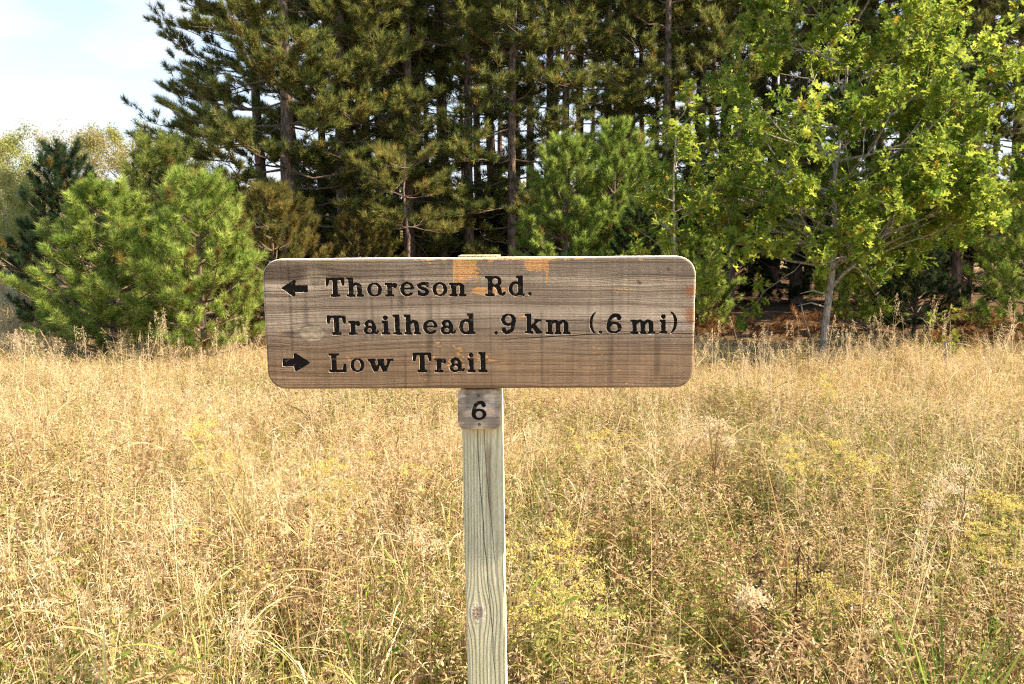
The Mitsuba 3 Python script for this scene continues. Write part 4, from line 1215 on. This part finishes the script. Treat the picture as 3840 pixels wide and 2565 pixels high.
# goldenrod and single plants
def goldenrod(key, seed, stems=7, H=(.5, .72)):
    global RNG
    RNG = np.random.default_rng(seed)
    st, fl, lv = Buf(), Buf(), Buf()
    pts, hh = stalks(st, stems, .07, H[0], H[1], .004, OLIVE, .22, k=6)
    m = stems * 26
    i = RNG.integers(0, stems, m); p, d = on_stalk(pts, i, RNG.uniform(.15, .85, m)); a = RNG.uniform(0, 6.28, m)
    dd = unit(d * .5 + np.stack([np.cos(a), np.sin(a), 0 * a], 1))
    blades(lv, p, dd, RNG.uniform(.04, .09, m), RNG.uniform(.006, .011, m), np.vstack([GREEN, OLIVE]), RNG.uniform(.1, .7, m))
    for s in range(stems):
        nb = RNG.integers(7, 12)
        for q in range(nb):
            t = RNG.uniform(.72, 1.0)
            p0, d0 = on_stalk(pts, np.array([s]), np.array([t])); a = RNG.uniform(0, 6.28); L = (1.15 - t) * .42
            arm = curve(p0[0], np.array([math.cos(a), math.sin(a), .5]), L, 5, -.05, -.35)
            n = 34
            tt = RNG.uniform(.15, 1, n) * 4; j = np.minimum(tt.astype(int), 3)
            c = arm[j] + (arm[j + 1] - arm[j]) * (tt - j)[:, None] + RNG.normal(0, .004, (n, 3)) + [0, 0, .005]
            ax = unit(RNG.normal(size=(n, 3)) + [0, 0, .8]); sd = unit(np.cross(ax, RNG.normal(size=(n, 3))))
            diamonds(fl, c, ax, sd, RNG.uniform(.006, .012, n), RNG.uniform(.004, .008, n), pick(YELL, n), fold=.3)
    group(key, stems=st.ply('grass_mat'), leaves=lv.ply('grass_mat'), flowers=fl.ply('grass_mat'))


goldenrod('goldenrod_a', 151); goldenrod('goldenrod_b', 152, 4, (.45, .62))
GR = [('goldenrod_a', .17, 2.40, 1.1, 'bright yellow goldenrod clump just right of the sign post'),
      ('goldenrod_b', 1.50, 4.1, 1.05, 'yellow goldenrod in the right of the meadow, halfway to the trees'),
      ('goldenrod_b', 1.75, 4.0, 1.1, 'taller narrow yellow goldenrod beside another right of the sign'),
      ('goldenrod_b', 1.18, 2.7, .85, 'small orange yellow goldenrod tuft right of the dark dry stalks'),
      ('goldenrod_a', -.85, 3.6, .95, 'dull yellow goldenrod left of the post under the board'),
      ('goldenrod_b', -.45, 3.9, 1.0, 'yellow goldenrod behind the post under the left half of the board'),
      ('goldenrod_a', -1.7, 4.2, 1.0, 'yellowing goldenrod in the left meadow below the board corner'),
      ('goldenrod_b', .45, 4.4, 1.05, 'yellow goldenrod spray under the right half of the board'),
      ('goldenrod_b', -.62, 2.3, .62, 'low yellow goldenrod at the lower left of the post'),
      ('goldenrod_b', -1.05, 2.9, .7, 'short yellow green goldenrod in the left foreground grass'),
      ('goldenrod_b', 2.55, 6.3, 1.0, 'far yellow goldenrod with green leaves in front of the oak'),
      ('goldenrod_a', 2.0, 3.1, .95, 'wide straw yellow goldenrod at the right of the foreground')]
for i, (g, x, y, s, l) in enumerate(GR):
    key = 'goldenrod' + (f'_{i:03d}' if i else '')
    inst(key, g, x, y, float(ground_z(x, y)), 40 * i, s)
    lab(key, l, 'goldenrod', 'goldenrod plants in the meadow')


def dead_stalk(key, seed, H):
    global RNG
    RNG = np.random.default_rng(seed)
    b = Buf()
    pts, hh = stalks(b, 3, .04, H * .8, H, .006, np.array([[.07, .045, .03], [.10, .065, .04]]), .08, k=6)
    m = 150
    i = RNG.integers(0, 3, m); p, d = on_stalk(pts, i, RNG.uniform(.1, 1.0, m))
    dd = unit(RNG.normal(size=(m, 3)) + [0, 0, -.7]); sd = unit(np.cross(dd, RNG.normal(size=(m, 3))))
    diamonds(b, p, dd, sd, RNG.uniform(.02, .05, m), RNG.uniform(.006, .014, m), pick(np.array([[.13, .085, .05], [.21, .13, .08], [.09, .065, .045]]), m), fold=RNG.uniform(-.6, .8, m))
    group(key, plant=b.ply('grass_mat'))


dead_stalk('dead_a', 161, .62); dead_stalk('dead_b', 162, .5)
for i, (g, x, y, l) in enumerate([('dead_a', .92, 2.75, 'dark brown dead stalk in the right foreground, left of a similar one'), ('dead_a', 1.06, 2.8, 'dark brown dead stalk in the right foreground beside a small goldenrod'),
                                  ('dead_b', 1.13, 2.12, 'blackish dead stalk near the bottom right of the picture'), ('dead_b', .26, 2.05, 'dark dead stalk low beside the right foot of the post')]):
    key = 'dead_stalk' + (f'_{i:03d}' if i else '')
    inst(key, g, x, y, float(ground_z(x, y)), 77 * i, 1)
    lab(key, l, 'dead plant', 'dead dark stalks in the meadow')

RNG = np.random.default_rng(171)
for i, (x, y, n, h, l) in enumerate([(1.33, 2.25, 70, (.42, .72), 'tuft of long bright green blades at the lower right'), (-1.30, 2.3, 60, (.38, .62), 'tuft of bright green blades at the lower left')]):
    b = Buf()
    a = RNG.uniform(0, 6.28, n); base = np.stack([RNG.normal(0, .04, n), RNG.normal(0, .04, n), 0 * a], 1)
    d = unit(np.stack([np.cos(a) * .35, np.sin(a) * .35, 1 + 0 * a], 1))
    blades(b, base, d, RNG.uniform(*h, n), RNG.uniform(.006, .011, n), np.array([[.22, .32, .06], [.30, .40, .09], [.16, .26, .05]]), RNG.uniform(0, .4, n))
    key = 'grass_tuft' + (f'_{i:03d}' if i else '')
    scene[key] = b.ply('grass_mat', to_world=T().translate([x, y, float(ground_z(x, y))]))
    lab(key, l, 'grass tuft')


# single long leaning stalks and dried flower heads
RNG = np.random.default_rng(181)
for i, (x, y, H, lx, l) in enumerate([(-.86, 2.9, 1.05, -.42, 'long pale leaning grass stalk left of the sign, its tip by the board corner'), (-1.22, 2.6, .78, .10, 'upright orange straw stalk in the left foreground'),
                                      (-.62, 2.5, .80, .02, 'upright orange straw stalk between the left foreground and the post'), (1.18, 3.1, .9, -.18, 'tall thin leaning straw stalk right of the post'),
                                      (.88, 2.5, .62, -.55, 'strongly leaning pale stalk to the right of the goldenrod clump'), (-.42, 2.25, .66, .22, 'thin straw stalk leaning towards the foot of the post')]):
    b = Buf()
    t = np.linspace(0, 1, 9)
    pts = np.stack([lx * t ** 1.6 + RNG.normal(0, .003, 9), .05 * t, H * t * (1 - .1 * abs(lx) * t)], 1)[None]
    ribbons(b, pts, np.array([[.9, -.4, 0.]]), np.linspace(.0055, .003, 9)[None], np.array([[.74, .55, .26]]))
    ribbons(b, pts, np.array([[.4, .9, 0.]]), np.linspace(.0055, .003, 9)[None], np.array([[.74, .55, .26]]))
    panicles(b, pts, None, np.array([0]), .84, 70, PALE, ln=.014, wd=.0045, out=.016, droop=.6)
    key = 'grass_stalk' + (f'_{i:03d}' if i else '')
    scene[key] = b.ply('grass_mat', to_world=T().translate([x, y, float(ground_z(x, y)) - .02]))
    lab(key, l, 'grass stalk')
for i, (x, y, H, rr, l) in enumerate([(1.12, 4.3, .66, .10, 'dried pinkish tan domed flower head right of the post under the board end'), (-.95, 3.55, .62, .13, 'wide dried tan flower head in the meadow left of the post'),
                                      (1.95, 3.3, .66, .16, 'broad cream dried flower head in the right meadow'), (.84, 2.62, .44, .035, 'fluffy whitish seed head low right of the goldenrod clump'),
                                      (-1.75, 4.6, .66, .15, 'dried straw flower head in the left meadow below the young pines'), (-.35, 3.0, .55, .09, 'small dried brown flower head just left of the post')]):
    st, fl = Buf(), Buf()
    k = 12
    for q in range(k):
        a = RNG.uniform(0, 6.28); r_ = rr * math.sqrt(RNG.uniform(0, 1))
        e = np.array([math.cos(a) * r_, math.sin(a) * r_, H * (1 - .35 * (r_ / rr) ** 2 * rr / .15) + RNG.normal(0, .012)])
        tube(st, [[0, 0, -.02], [.01, 0, H * .55], e * [.45, .45, .82], e], [.0035, .003, .002, .0015], [.34, .22, .11], 3)
        n = 46
        o = RNG.normal(0, 1, (n, 3)) * [.020, .020, .010]
        ax = unit(RNG.normal(size=(n, 3)) + [0, 0, .8]); sd = unit(np.cross(ax, RNG.normal(size=(n, 3))))
        pal = np.array([[.84, .74, .54], [.76, .62, .40], [.70, .54, .32], [.86, .79, .62]])
        diamonds(fl, e + o, ax, sd, RNG.uniform(.008, .016, n), RNG.uniform(.004, .009, n), pick(pal, n), fold=.4)
    key = 'dried_flower' + (f'_{i:03d}' if i else '')
    m = T().translate([x, y, float(ground_z(x, y))])
    scene[key + '__stems'] = st.ply('twig_mat', to_world=m)
    scene[key + '__flower_head'] = fl.ply('grass_mat', to_world=m)
    lab(key, l, 'dried flower')
    labels[key + '__flower_head'] = {'kind': 'stuff'}
